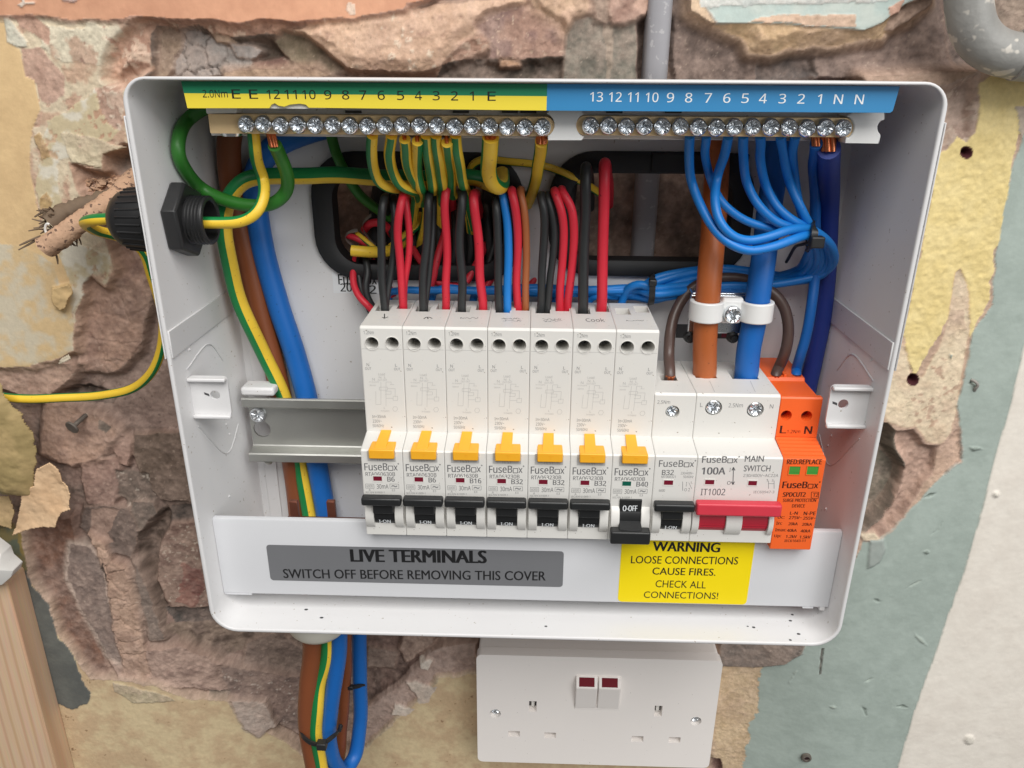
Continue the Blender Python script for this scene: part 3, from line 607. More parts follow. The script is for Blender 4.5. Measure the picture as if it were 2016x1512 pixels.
region('paint_layer', [(1356, -20), (1378, 0), (1395, 26), (1408, 44), (1380, 32), (1362, 22)], 0.6, (222, 190, 152), (208, 172, 136), amp=.3, fine=.2, warp=1, w=.4)
region('paint_layer', [(1465, 46), (1530, 30), (1600, 28), (1684, 26), (1682, 54), (1640, 54), (1560, 48)], 0.7, (226, 190, 158), (214, 176, 144), amp=.15, fine=.08, warp=1.2, w=.35)
region('paint_layer', [(1375, -10), (1750, -10), (1744, 2), (1380, 14)], 0.75, (212, 216, 210), (196, 204, 200), amp=.2, fine=.2, warp=1.2, w=.5)
region('paint_layer', [(1748, 14), (1782, -4), (1770, 24), (1752, 30)], 0.6, (218, 166, 140), amp=.1, warp=.8, w=.4)
# ---- right of the unit
region('plaster', [(1700, 150), (2500, 120), (2500, 2000), (1380, 2000), (1380, 1290), (1640, 1200), (1680, 1000), (1740, 830), (1800, 270)], 0, (204, 170, 142), (188, 152, 126), amp=0.35, fine=0.2, w=1.2, warp=0.8, mix=1.5)
region('plaster', [(1835, 172), (1870, 165), (1932, 138), (1926, 190), (1918, 262), (1900, 284), (1882, 268), (1866, 296), (1846, 312), (1800, 320)], -4, (206, 178, 160), (172, 142, 126), amp=1.8, fine=.7, w=2.2, warp=1.6, mix=2.4, chips=((.1, .5, (214, 190, 170), 0), (.2, .6, (140, 114, 102), 1)))
region('paint_layer', [(1955, 143), (2400, 150), (2400, 230), (2006, 262), (1992, 330), (1976, 420), (1956, 500), (1950, 560), (1936, 612), (1908, 662), (1880, 600), (1800, 745), (1775, 660), (1812, 500), (1842, 330), (1850, 305), (1868, 292), (1884, 268), (1900, 282), (1918, 258), (1924, 235), (1930, 160)], 0.5, (236, 216, 158), (226, 204, 142), amp=.25, fine=.42, warp=1.7, w=.5, rough=.75, mix=1.2, edge=(220, 198, 160), ew=.5)
region('paint_layer', [(1995, 210), (2400, 190), (2400, 290), (2012, 275)], .8, (206, 190, 170), (190, 178, 160), amp=.3, w=.6)
region('plaster', [(1772, 672), (1786, 690), (1792, 735), (1815, 742), (1846, 690), (1866, 630), (1880, 538), (1890, 530), (1904, 560), (1908, 640), (1896, 720), (1884, 800), (1872, 852), (1850, 878), (1826, 870), (1804, 838), (1786, 842), (1764, 836), (1746, 830), (1730, 790)], 0.15, (236, 214, 176), (226, 198, 160), amp=.3, fine=.15, warp=.9, w=.7, edge=(214, 178, 138), ew=.8, mix=2, chips=((.22, .12, (206, 170, 138), 1), (.34, .2, (190, 152, 120), 0)))
region('paint_layer', [(1868, 612), (1896, 608), (1902, 648), (1866, 650)], .3, (210, 180, 150), (222, 194, 156), amp=.1, w=.8, warp=1)
region('paint_layer', [(2500, 150), (2016, 262), (1992, 332), (1958, 505), (1956, 540), (1952, 600), (1912, 655), (1900, 740), (1884, 800), (1890, 850), (1892, 900), (1860, 930), (1832, 962), (1792, 1002), (1742, 1052), (1726, 1062), (1702, 1062), (1600, 1250), (1492, 1308), (1480, 1360), (1466, 1420), (1448, 1512), (1440, 2000), (2500, 2000)], 0.7, (172, 184, 176), (163, 175, 167), amp=.2, fine=.07, warp=1.1, w=.4, rough=.55, mix=1.4, edge=(176, 178, 164), ew=.3)
region('plaster', [(1486, 1290), (1500, 1320), (1494, 1370), (1478, 1430), (1462, 1520), (1380, 1560), (1380, 1290)], 0.3, (224, 194, 150), (210, 178, 132), amp=.2, fine=.15, warp=3.2, w=.5, mix=1.6, chips=((.3, .25, (172, 138, 104), 0),))
region('mortar', [(1398, 1490), (1420, 1495), (1425, 1512), (1420, 1560), (1385, 1560)], -4, (120, 84, 74), w=1)
region('plaster', [(1760, 848), (1800, 842), (1822, 876), (1852, 880), (1872, 858), (1886, 842), (1890, 880), (1894, 905), (1842, 922), (1815, 962), (1782, 1012), (1742, 1052), (1722, 1066), (1690, 1060), (1712, 1040), (1752, 1000), (1778, 950), (1780, 915), (1762, 885)], -4, (198, 160, 138), (166, 130, 112), amp=1.4, fine=.8, warp=1.5, w=2.0, edge=(208, 170, 146), ew=1.2, mix=2, slope=(-2.5, 3))
region('plaster', [(1852, 882), (1886, 850), (1892, 900), (1862, 928), (1836, 936), (1840, 915)], -.4, (212, 174, 146), (200, 162, 136), amp=.3, fine=.2, w=.8, warp=1.4)
region('mortar', [(1700, 838), (1748, 832), (1766, 850), (1768, 885), (1784, 915), (1780, 952), (1754, 1002), (1712, 1044), (1640, 1070)], -24, (116, 106, 90), (98, 90, 78), amp=1.2, fine=.4, w=1.5, warp=.9)
region('stone', [(1690, 900), (1750, 902), (1775, 930), (1772, 960), (1740, 1005), (1700, 1035), (1650, 1050)], -18, (128, 122, 104), (108, 102, 88), amp=1, fine=.3, w=1.6, new=True, warp=.8)
region('plaster', [(1690, 1048), (1722, 1050), (1734, 1064), (1700, 1062)], .9, (230, 212, 176), amp=.2, w=.5, warp=.6)
region('paint_layer', [(1712, 1062), (1738, 1060), (1742, 1080), (1730, 1105), (1706, 1118), (1708, 1090)], 1.9, (172, 178, 172), (160, 168, 162), amp=.2, w=.9, warp=.6, rough=.55)
region('paint_layer', [(2600, 560), (2016, 672), (1986, 800), (1962, 880), (1932, 1000), (1897, 1120), (1868, 1200), (1834, 1300), (1798, 1400), (1766, 1512), (1745, 2000), (2600, 2000)], 1.3, (238, 231, 220), (230, 222, 211), amp=.25, fine=.06, warp=.5, w=.45, rough=.5, mix=1.2, edge=(198, 194, 180), ew=.3)
for bxx, byy, br in ((1957, 970, 5), (1905, 1452, 9)):
    region('paint_layer', [(bxx+br*math.cos(a*0.785), byy+br*math.sin(a*0.785)) for a in range(8)], 2.6, (222, 216, 204), amp=0, w=1.4, warp=.1, rough=.4)
_rw = random.Random(12)
for bxx, byy, sl_ in ((1918, 752, 9), (1830, 976, 12), (1795, 1150, 16), (1822, 1085, 5), (1708, 1338, 8), (1560, 1332, 14), (1775, 1390, 12), (1812, 1256, 16), (1870, 700, 5), (1700, 1398, 10), (1845, 1040, 16), (1640, 1390, 5), (1920, 880, 14), (1728, 1180, 6)):
    an = _rw.uniform(-1.2, 1.2); dx, dy = sl_*math.cos(an), sl_*math.sin(an)
    region('paint_layer', [(bxx-dx, byy-dy), (bxx+2, byy-2.5), (bxx+dx, byy+dy+1), (bxx-1, byy+3)], _rw.choice((1.5, -.2)), _rw.choice([(168, 178, 168), (128, 138, 130)]), amp=.5, w=.5, warp=1.6, rough=.55)
region('mortar', [(1616, 1275), (1622, 1275), (1616, 1325), (1612, 1328)], -1.5, (104, 112, 106), amp=.1, w=.4, warp=.3)
# ---- below the unit
region('plaster', [(-900, 980), (42, 1050), (52, 1135), (92, 1188), (112, 1250), (150, 1300), (176, 1338), (240, 1342), (300, 1352), (372, 1378), (440, 1380), (466, 1392), (500, 1432), (560, 1462), (596, 1490), (640, 1520), (690, 1500), (716, 1462), (728, 1440), (740, 1438), (790, 1392), (850, 1330), (866, 1300), (905, 1300), (1400, 1290), (1385, 2000), (-900, 2000)], 0, (214, 194, 156), (200, 174, 140), amp=.3, fine=.12, warp=1.4, w=.8, edge=(196, 166, 138), ew=.9, rough=.7, mix=2, chips=((.3, .25, (150, 122, 92), 0),))
region('plaster', [(222, 1345), (300, 1362), (330, 1370), (345, 1380), (262, 1385), (225, 1362)], .4, (200, 184, 146), (190, 172, 134), amp=.2, w=.5, warp=.8)
region('plaster', [(455, 1380), (520, 1385), (540, 1430), (510, 1450), (480, 1432)], .6, (196, 178, 164), (178, 156, 142), amp=.5, fine=.3, w=.6, warp=1.5)
region('plaster', [(720, 1400), (760, 1360), (840, 1290), (870, 1280), (934, 1270), (934, 1320), (860, 1330), (800, 1392), (745, 1440), (716, 1470), (712, 1430)], -2.2, (188, 160, 146), (172, 142, 128), amp=.6, fine=.25, warp=1.6, w=.9, mix=2)
region('plaster', [(800, 1345), (860, 1350), (842, 1382), (822, 1384)], -.2, (220, 206, 190), (206, 188, 170), amp=.3, w=.4, warp=2.4)
region('plaster', [(775, 1388), (815, 1398), (800, 1412), (770, 1410)], -.2, (220, 206, 190), (206, 188, 170), amp=.3, w=.4, warp=2)
region('plaster', [(822, 1300), (850, 1302), (842, 1322), (828, 1318)], -.4, (226, 212, 196), amp=.3, w=.4, warp=1.2)
region('mortar', [(700, 1240), (865, 1240), (830, 1300), (790, 1345), (720, 1395), (690, 1380)], -13, (134, 104, 92), (100, 78, 70), amp=1.6, fine=.7, w=2.2, warp=1.6, mix=2.6)
region('stone', [(720, 1290), (780, 1300), (770, 1330), (720, 1330)], -10, (156, 132, 118), (126, 104, 92), amp=1.2, fine=.6, w=1.6, new=True, warp=1.4)
region('stone', [(800, 1250), (862, 1250), (842, 1285), (800, 1315), (785, 1290)], -7, (178, 148, 130), (140, 112, 98), amp=1.6, fine=.8, w=1.6, new=True, warp=1.4, mix=3)
region('render', [(1416, 1262), (1580, 1262), (1572, 1282), (1540, 1300), (1480, 1308), (1416, 1306)], 3.0, (138, 126, 118), (122, 112, 104), amp=.6, fine=.2, w=1.2, warp=.6, mix=2, pit=(.34, .3, (172, 160, 150)))
region('paint_layer', [(-900, 950), (40, 1040), (52, 1120), (56, 1190), (78, 1270), (90, 1335), (100, 1385), (130, 1512), (140, 2000), (-900, 2000)], .4, (150, 130, 78), (124, 116, 86), amp=.2, fine=.1, w=2.0, warp=1.5, rough=.6, mix=2.4)
region('paint_layer', [(48, 1120), (62, 1150), (96, 1192), (112, 1252), (150, 1302), (168, 1352), (180, 1366), (172, 1386), (142, 1396), (104, 1384), (88, 1334), (76, 1268), (56, 1200)], .6, (108, 110, 105), (96, 98, 95), amp=.1, fine=.08, w=.6, warp=1.8, rough=.6)
region('paint_layer', [(-900, 1000), (30, 1040), (48, 1120), (40, 1150), (-900, 1150)], .5, (104, 112, 96), (132, 122, 84), amp=.2, w=2, warp=2, rough=.6, mix=3)
for px_, py_ in ((1902, 300), (1797, 747)):
    region('mortar', [(px_+13*math.cos(t_*.52), py_+13*math.sin(t_*.52)) for t_ in range(12)], -9, (70, 28, 34), amp=0, fine=0, warp=.05, w=.5, rough=.75)
# the sheet itself, leaving out what the steel box covers completely
H += fbm(GX, GZ, 90, 3, 201)*1.4
H -= 0.12*(1-np.clip(RO, 0, 1))*0
MS = smooth01((RO-.78)/.12)
ND = fbm(GX, GZ, 1.7, 3, 231, .6); DU1 = fbm(GX, GZ, 3.4, 5, 251, .62); SPK = fbm(GX, GZ, 1.25, 1, 271)
H = np.where(H < -4, -4+(H+4)*.56, H)
H += MS*(ND*.6+DU1*.7)
k = (MS*smooth01(.45+1.1*NZ1+.9*DU1)*.42)[..., None]; CC = CC*(1-k)+lc((196, 166, 148))*k          # plaster dust
lum = CC.mean(-1, keepdims=True)*np.array([1.05, 1.0, .95]); k = (MS*.22)[..., None]; CC = CC*(1-k)+lum*k
g = (1+MS*(DU1*.5+ND*.25))[..., None]; CC = np.clip(CC*g, 0, 1)
k = (MS*smooth01((SPK-.43)/.05)*.35)[..., None]; CC = CC*(1-k)+lc((216, 196, 176))*k
k = (MS*smooth01((-SPK-.43)/.05)*.4)[..., None]; CC = CC*(1-k)+lc((92, 74, 64))*k
YY = -(base_d(GX, GZ)+H)
nz, nx = GX.shape
vi = np.arange(nx*nz).reshape(nz, nx)
quads = np.stack([vi[:-1, :-1], vi[:-1, 1:], vi[1:, 1:], vi[1:, :-1]], -1).reshape(-1, 4)
cx = GX[:-1, :-1].ravel(); cz = GZ[:-1, :-1].ravel()
hid = (np.abs(cx) < 118) & (cz < -104) & (cz > -205)
own = OWN[:-1, :-1].ravel()
verts = np.stack([GX.ravel(), YY.ravel(), GZ.ravel()], 1)*S
colv = np.concatenate([np.clip(CC.reshape(-1, 3), 0, 1), np.ones((nx*nz, 1))], 1).astype(np.float32)
rov = RO.ravel().astype(np.float32)
def sheet(name, sel, parent=None):
    q = quads[sel]
    if len(q) == 0: return None
    u, inv = np.unique(q.ravel(), return_inverse=True); me = bpy.data.meshes.new(name)
    me.vertices.add(len(u)); me.vertices.foreach_set('co', verts[u].ravel())
    me.loops.add(len(inv)); me.loops.foreach_set('vertex_index', inv.astype(np.int32))
    me.polygons.add(len(q)); me.polygons.foreach_set('loop_start', np.arange(0, len(inv), 4, dtype=np.int32))
    me.update(calc_edges=True)
    a = me.attributes.new('Col', 'FLOAT_COLOR', 'POINT'); a.data.foreach_set('color', colv[u].ravel())
    a = me.attributes.new('Rough', 'FLOAT', 'POINT'); a.data.foreach_set('value', rov[u])
    me.shade_smooth(); me.materials.append(MT['wall'])
    o = bpy.data.objects.new(name, me); COL.objects.link(o)
    if parent is not None: o.parent = parent
    return o
wall = sheet('wall', (own == 0) & ~hid); wall['kind'] = 'structure'; ORG[wall] = np.zeros(3)
wall['label'] = 'damaged masonry wall with broken plaster and old paint behind the unit'
for k in range(1, len(OWNERS)):
    sheet(OWNERS[k], (own == k) & ~hid, wall)
def walld(px, py):
    q = wallpt(px, py); i = int(np.clip(np.searchsorted(xs, q[0]), 0, nx-1)); j = int(np.clip(np.searchsorted(zs, q[2]), 0, nz-1))
    return -float(YY[j, i]), q
# ================================================================ CONSUMER UNIT ENCLOSURE
W, HH, D = 285.6, 237.9, 73.7
DN, DU, M, XM = 67.73, 54.19, 17.7, -69.43
unit = thing('consumer_unit', (0, 0, -238), 'open white steel consumer unit box with its cover off, bare on the wall', 'consumer unit')
def case_mesh():
    R = (12, 12, 9, 9)
    def loop(o, d, n=8):
        r = tuple(max(0.5, q-o) for q in R)
        return [(x, -d, z) for x, z in rrect(-W/2+o, W/2-o, -HH+o, -o*0.62, r, n)]
    rings = [loop(0, 0), loop(0, D-0.7), loop(0.25, D-0.15), loop(0.7, D), loop(1.3, D), loop(1.7, D-0.2), loop(1.9, D-0.8), loop(1.9, 2.2), loop(2.4, 1.5)]
    V, F = [], []; m = len(rings[0])
    for r in rings: V += r
    for i in range(len(rings)-1):
        for k in range(m): F.append((i*m+k, i*m+(k+1) % m, (i+1)*m+(k+1) % m, (i+1)*m+k))
    return V, F
build('case', *case_mesh(), 'steel_white', unit, smooth=50)
# back plate with its two cut-outs; outline in photo pixels on the plate
def zx(px, py, d=0):
    q = P(px, py, d); return q[0], q[2]
oL = (zx(632, 330)[0], zx(1012, 400)[0], zx(640, 533)[1], zx(800, 318)[1]); oR = (zx(1100, 400)[0], zx(1460, 400)[0], zx(1300, 528)[1], zx(1300, 318)[1])
holeL = rrect(oL[0], oL[1], oL[2], oL[3], 15, 8); holeR = rrect(oR[0], oR[1], oR[2], oR[3], 15, 8)
build('back_plate', *plate([rrect(-W/2+1.2, W/2-1.2, -HH+1.2, -1.2, 8), holeL, holeR], -1.2, 1.5), 'steel_white', unit)
def ring_strip(loop_o, loop_i, d0, d1):
    V, F = [], []; n = len(loop_o)
    for L, d in ((loop_o, d0), (loop_o, d1-0.8), ([((a[0]*.8+b[0]*.2), (a[1]*.8+b[1]*.2)) for a, b in zip(loop_o, loop_i)], d1), ([((a[0]*.25+b[0]*.75), (a[1]*.25+b[1]*.75)) for a, b in zip(loop_o, loop_i)], d1), (loop_i, d1-1), (loop_i, d0-8)):
        V += [(x, -d, z) for x, z in L]
    for i in range(5):
        for k in range(n): F.append((i*n+k, i*n+(k+1) % n, (i+1)*n+(k+1) % n, (i+1)*n+k))
    return V, F
for o_ in (oL, oR):
    build('edging_strip', *ring_strip(rrect(o_[0]-4.5, o_[1]+4.5, o_[2]-3, o_[3]+4.5, 20, 8), rrect(o_[0]+4.8, o_[1]-4.8, o_[2]+4.2, o_[3]-4.8, 12, 8), 1.5, 5.0), 'rubber', unit, smooth=40)
# overlapping tape-like end of the right strip along its top
q0 = zx(1280, 297); q1 = zx(1470, 297); box('edging_strip', q0[0], q1[0], 1.6, 6.2, zx(1300, 338)[1], zx(1300, 299)[1], 'rubber', unit, 0.6)
# lip, flanges and pressed seams
zs1 = Px(325, 655, -141.0)[2]; zs2 = Px(330, 712, -141.0)[2]
for s in (-1, 1):
    x_in, x_o = s*(W/2-1.9), s*(W/2)
    a, b = sorted((x_o, x_o+s*0.5)); box('side_flange', a, b, 3, D+0.3, zs2, -13, 'steel_white', unit, 0.3)
    a, b = sorted((x_in, x_in-s*0.7)); box('seam_plate', a, b, 2, D-0.6, zs2, zs1, 'steel_white', unit, 0.3)
    # pressed V mark
    q = [Px(*((355, 735) if s < 0 else (1735, 758)), s*(W/2-2.0)), Px(*((400, 696) if s < 0 else (1688, 714)), s*(W/2-2.0))]
    v1 = [( s*(W/2-1.95), -62, -113), (s*(W/2-1.95), -38, -110), (s*(W/2-1.95), -26, -122)]
    v2 = [( s*(W/2-1.95), -60, -140), (s*(W/2-1.95), -34, -166), (s*(W/2-1.95), -18, -158)]
    V, F = join(tube(v1, 0.35, 6), tube(v2, 0.3, 6)); build('pressed_rib', V, F, 'steel_white', unit, smooth=60)
    for (dd, zz, r) in ((56, -100, .8), (57, -106, .7), (32, -152, .6), (30, -158, .6), (24, -163, .6), (40, -186, .7)):
        build('dimple', *lathe([(0, r), (.4, r*.8), (.6, 0.05)], (x_in, -dd, zz), (-s, 0, 0), 10, False, False), 'steel_white', unit, smooth=60)
    # cover fixing bracket
    xa, xb = sorted((x_in, x_in-s*16.0)); z0, z1 = (-135.0, -116.4) if s < 0 else (-134.2, -115.5)
    holes = [circ(s*(W/2-1.9)-s*10, (z0+z1)/2+1, 2.1, 16)]
    br = build('cover_bracket', *plate([rrect(xa, xb, z0, z1, (1, 3, 2, 1) if s < 0 else (3, 1, 1, 2)), holes[0]], 60, 61.2), 'steel_white', unit, bevel=0.3)
    box('bracket_flange', xa, xb, 61.2, 64.0, z1-1.6, z1, 'steel_white', br, 0.5); box('bracket_flange', xa, xb, 61.2, 63.4, z0, z0+1.6, 'steel_white', br, 0.5)
    cxx = s*(W/2-1.9)-s*10
    V, F = plate([[(cxx-2.6*1, (z0+z1)/2+1.5), (cxx-5.2*s*-1 if False else cxx-4.6, (z0+z1)/2+2.2), (cxx-4.4, (z0+z1)/2+1.2), (cxx-2.4, (z0+z1)/2+0.4)]], 61.2, 61.3)
    build('slot', V, F, 'hole', br)
    x_, y_ = sorted((s*(W/2-1.95), s*(W/2-1.95)-s*0.3)); 
# inner fold of the back plate, left
for a, b in (((505, 640), (528, 640)),):
    x0_, x1_ = P(505, 800, 2)[0], P(530, 800, 2)[0]; box('fold_rib', x0_, x1_, 1.5, 2.3, -HH+6, -100, 'steel_white', unit, 0.3)
# DIN rail
def rail():
    zt, zb = -143.0, -177.0; xl, xr = P(478, 800, 21)[0], 128.0
    pr = [(21.4, zt), (20.2, zt), (20.2, zt-3.6), (13.4, zt-4.4), (13.4, zb+4.4), (20.2, zb+3.6), (20.2, zb), (21.4, zb), (22.0, zb+0.5), (22.0, zb+4.2), (21.4, zb+4.8), (15.0, zb+5.6), (14.6, zb+6.2), (14.6, zt-6.2), (15.0, zt-5.6), (21.4, zt-4.8), (22.0, zt-4.2), (22.0, zt-0.5)]
    n = len(pr); V = [(xl, -d, z) for d, z in pr]+[(xr, -d, z) for d, z in pr]
    F = [(k, (k+1) % n, n+(k+1) % n, n+k) for k in range(n) if not pr[k] == (14.6, zb+6.2)]
    F += [tuple(range(n)), tuple(range(n, 2*n))]
    # web face with its keyhole
    a = P(509, 815, 14.6); b = P(516, 845, 14.6)
    key = [(b[0]+4.3*math.cos(t), b[2]+4.3*math.sin(t)) for t in np.linspace(math.radians(120), math.radians(420), 20)]+[(b[0]+1.6, a[2]-1), (b[0]-2.0, a[2]-1)]
    loops = [[(xl, zb+6.2), (xr, zb+6.2), (xr, zt-6.2), (xl, zt-6.2)], key]
    tri = tessellate_polygon([[Vector((x, z, 0)) for x, z in L] for L in loops]); fl = [q for L in loops for q in L]; k = len(V)
    V += [(x, -14.6, z) for x, z in fl]; F += [tuple(i+k for i in t) for t in tri]; m = len(fl)
    V += [(x, -13.4, z) for x, z in key]; q = len(key)
    F += [(k+4+i, k+4+(i+1) % q, k+m+(i+1) % q, k+m+i) for i in range(q)]
    # the back web face is cut as well
    F = [f for f in F if not (set(f) == {4, 5} or f == (3, 4, n+4, n+3) or f == (3, 4, n+4, n+3))]
    return V, F, a
V, F, scr = rail()
dr = build('mounting_rail', V, F, 'zinc', unit)
build('screw', *screw_vf((scr[0], -14.6, scr[2]), 4.0, 2.0, 0.4), 'chrome', dr, smooth=30)
a = P(472, 766, 20); b = P(541, 786, 20)
V, F = boxv(a[0], b[0], 8, 20.1, -143.2, -141.9); V2, F2 = boxv(a[0], b[0], 8, 9.2, -141.9, -137.5); V, F = join((V, F), (V2, F2))
build('rail_bracket', *boxv(a[0], b[0], 9.5, 20.0, -142.6, -138.2), 'steel_white', unit, bevel=1.4, seg=3)
b_ = P(530, 902, 19); build('rail_bracket', *lathe([(0, 2.2), (1.2, 1.6), (1.5, .1)], (b_[0], -20, -177.2), (0, 0, -1), 12, True, False), 'zinc', dr, smooth=60)
# maker sticker on the back plate
a = P(657, 577, 1.6); b = P(746, 578, 1.6); c = P(657, 520, 1.6)
st = build('sticker', *boxv(a[0], b[0], 1.5, 1.62, a[2], c[2]), 'sticker', unit)
lettering(st, 'ink', text_px('FuseBox', 667, 742, 540, 560, 1.64, 0.01), text_px('20', 671, 693, 558, 574, 1.64, 0.012), text_px('12', 712, 741, 562, 578, 1.64, 0.012))
# glossy label behind the clamp
a = P(1330, 665, 1.6); b = P(1452, 640, 1.6)
build('sticker', *boxv(a[0], b[0], 1.5, 1.62, a[2], b[2]), 'hole', unit)
a2 = P(1420, 664, 1.7); build('sticker', *boxv(a2[0], b[0], 1.62, 1.7, a2[2], b[2]), 'flag_red', unit)
# dirt specks on the inner floor
random.seed(3)
V, F = [], []
for px, py in ((1472, 1233), (1484, 1235), (1560, 1210), (1582, 1226), (1556, 1222), (1572, 1248), (1556, 1260), (603, 1200), (633, 1216), (1075, 1233)):
    q = Pz(px, py, -HH+1.95); r = 0.35+random.random()*0.4
    v = [(q[0]+r*(1+.5*random.random())*math.cos(t), q[1]+r*math.sin(t), q[2]) for t in np.linspace(0, 5.2, 6)]; n = len(V); V += v; F.append(tuple(range(n, n+6)))
if V: build('grit', V, F, 'hole', unit)

# ---------------------------------------------------------------- terminal label strip
def strip():
    t = thing('terminal_label', (0, -70, -11), 'long green, yellow and blue numbered strip along the top of the box', 'label strip')
    d0, d1 = 69.4, 70.4
    tl, tr = P(357, 165, d1), P(1771, 173, d1); bl, br = P(369, 213, d1), P(1757, 222, d1)
    zt = -1.5; m0 = P(1077, 190, d1)[0]; m1 = P(1076, 212, d1)[0]
    zb = bl[2]; zb2 = br[2]
    def pan(name, pts, m, lift=0):
        n = len(pts); V = [(x, -(d1+lift), z) for x, z in pts]+[(x, -d0, z) for x, z in pts]
        F = [tuple(range(n)), tuple(range(n, 2*n))]+[(i, (i+1) % n, n+(i+1) % n, n+i) for i in range(n)]
        return build(name, V, F, m, t)
    zm = P(700, 186, d1)[2]
    f = lambda x: zb+(zb2-zb)*(x-bl[0])/(br[0]-bl[0])
    zc = lambda x: zt+(zm-zt)
    pan('green_band', [(tl[0]+(bl[0]-tl[0])*0.5, zm), (m0, zm-.1), (m0, zt), (tl[0], zt)], 'green_print')
    ylow = [(bl[0], f(bl[0]))]
    n0 = [P(x, y, d1) for x, y in ((530, 213), (534, 206), (541, 203), (548, 208), (560, 210), (570, 206), (590, 204), (602, 206), (608, 212))]
    ylow += [(q[0], q[2]) for q in n0]+[(m1, f(m1)), (m0, zm-.1)]
    pan('yellow_band', ylow+[(tl[0]+(bl[0]-tl[0])*0.5, zm)], 'yellow_print')
    pan('blue_band', [(m1, f(m1)), (br[0]-.8, f(br[0])), (br[0], f(br[0])+.6), (tr[0], zt), (m0, zt)], 'blue_print', 0.05)
    # the white plastic carrier that shows where the paper is torn
    x0_, x1_ = P(505, 213, d0)[0], P(640, 213, d0)[0]
    box('carrier', x0_, x1_, d0-1.2, d0-0.1, zb+.1, zb+3, 'plastic_white', t)
    lt = []
    for s, px, wd in (('E', 466, 17), ('E', 500, 17), ('12', 539, 26), ('11', 573, 24), ('10', 609, 26), ('9', 646, 14), ('8', 681, 14), ('7', 715, 14), ('6', 751, 14), ('5', 789, 14), ('4', 824, 14), ('3', 859, 14), ('2', 895, 14), ('1', 929, 8), ('E', 968, 16)):
        o = (px-466)*0.0085; lt.append(text_px(s, px-wd/2, px+wd/2, 176+o, 194+o, d1, 0.0, 0.08))
    lt.append(text_px('2.0Nm', 400, 449, 177, 192, d1, -0.005, 0.08))
    lettering(t, 'ink', *lt)
    lt = []
    for s, px, wd in (('13', 1174, 25), ('12', 1211, 25), ('11', 1246, 21), ('10', 1283, 25), ('9', 1319, 14), ('8', 1355, 14), ('7', 1393, 14), ('6', 1430, 14), ('5', 1466, 14), ('4', 1501, 15), ('3', 1539, 14), ('2', 1576, 14), ('1', 1612, 8), ('N', 1649, 17), ('N', 1690, 17)):
        o = (px-1174)*0.010; lt.append(text_px(s, px-wd/2, px+wd/2, 181+o, 200+o, d1, 0.004, 0.12))
    lettering(t, 'ink_white', *lt)
strip()
# ---------------------------------------------------------------- terminal bars
def bar(label, xs_px, xl, xr, row, d, m, notch):
    c = P(xs_px[0], row[0], d)
    t = thing('terminal_bar', (c[0], -d, c[2]), label, 'terminal bar', 'brass terminal bars at the top of the box')
    zt, zb = P(xs_px[3], row[1], d)[2], P(xs_px[3], row[2], d)[2]
    rr = (zt-zb)/2-0.05
    L = rrect(xl, xr, zb, zt, (0.4 if notch[0] == 'sq' else rr, rr, rr, 0.4 if notch[0] == 'sq' else rr))
    b = build('brass_bar', *plate([L], d-9, d), m, t, bevel=0.35)
    n = len(xs_px); x0_, x1_ = P(xs_px[0], row[0], d+3.5)[0], P(xs_px[-1], row[0]+5, d+3.5)[0]
    zc = (zt+zb)/2
    rs = random.Random(5)
    sm = None
    for k in range(n):
        x = x0_+(x1_-x0_)*k/(n-1)
        vf = screw_vf((x, -d, zc+rs.uniform(-.25, .15)), 3.15, 3.4+rs.uniform(-.6, .3), rs.uniform(0, 1.57))
        build('screw', *vf, 'chrome', t, smooth=32)
    return t, zc, zt, zb
e_px = [482, 515, 550, 584, 619, 653, 688, 722, 757, 791, 826, 860, 895, 928, 963, 999, 1035, 1068]
n_px = [1163, 1198, 1233, 1268, 1304, 1340, 1375, 1411, 1446, 1483, 1518, 1555, 1592, 1628, 1663]
DB = 61.0
t1, zc, zt_, zb_ = bar('long brass earth bar with eighteen screws under the green and yellow strip', e_px, P(412, 245, DB)[0], P(1092, 245, DB)[0], (244, 226, 264), DB, 'brass', ('sq',))
t2, zc2, zt2, zb2 = bar('shorter brass neutral bar with fifteen screws under the blue strip', n_px, P(1134, 245, DB)[0], P(1685, 250, DB)[0], (247, 229, 267), DB, 'brass', ('rd',))
# white insulating carriers of the bars
def carrier(name, label, polys, d0, d1):
    V, F = join(*[plate([[(P(x, y, d1)[0], P(x, y, d1)[2]) for x, y in L]], d0, d1) for L in polys])
    o = build(name, V, F, 'nylon', None, loc=V[0], bevel=0.4); return tag(o, label, 'insulator')
def arc_px(cx, cy, r, a0, a1, n=8):
    return [(cx+r*math.cos(math.radians(a)), cy+r*math.sin(math.radians(a))) for a in np.linspace(a0, a1, n)]
carrier('bar_holder', 'white plastic holder with round bites between the two terminal bars', [[(1079, 276), (1079, 267)]+arc_px(1068, 246, 24, 70, -70)+[(1080, 221), (1080, 214), (1146, 215), (1146, 222)]+arc_px(1158, 247, 24, 250, 110)+[(1145, 276)]][::1], DB-8, DB+1.2)
carrier('bar_holder', 'white plastic holder with a bitten end at the right end of the neutral bar', [[(1664, 282), (1666, 268)]+arc_px(1658, 251, 24, 60, -70)+[(1676, 222), (1742, 222), (1742, 236)]+arc_px(1745, 252, 17, 240, 130)+[(1734, 270), (1731, 283)]], DB-8, DB+1.2)
carrier('bar_holder', 'white plastic holder above the left end of the earth bar', [[(404, 208), (466, 208), (466, 223), (406, 224)]], DB-8, DB-0.5)
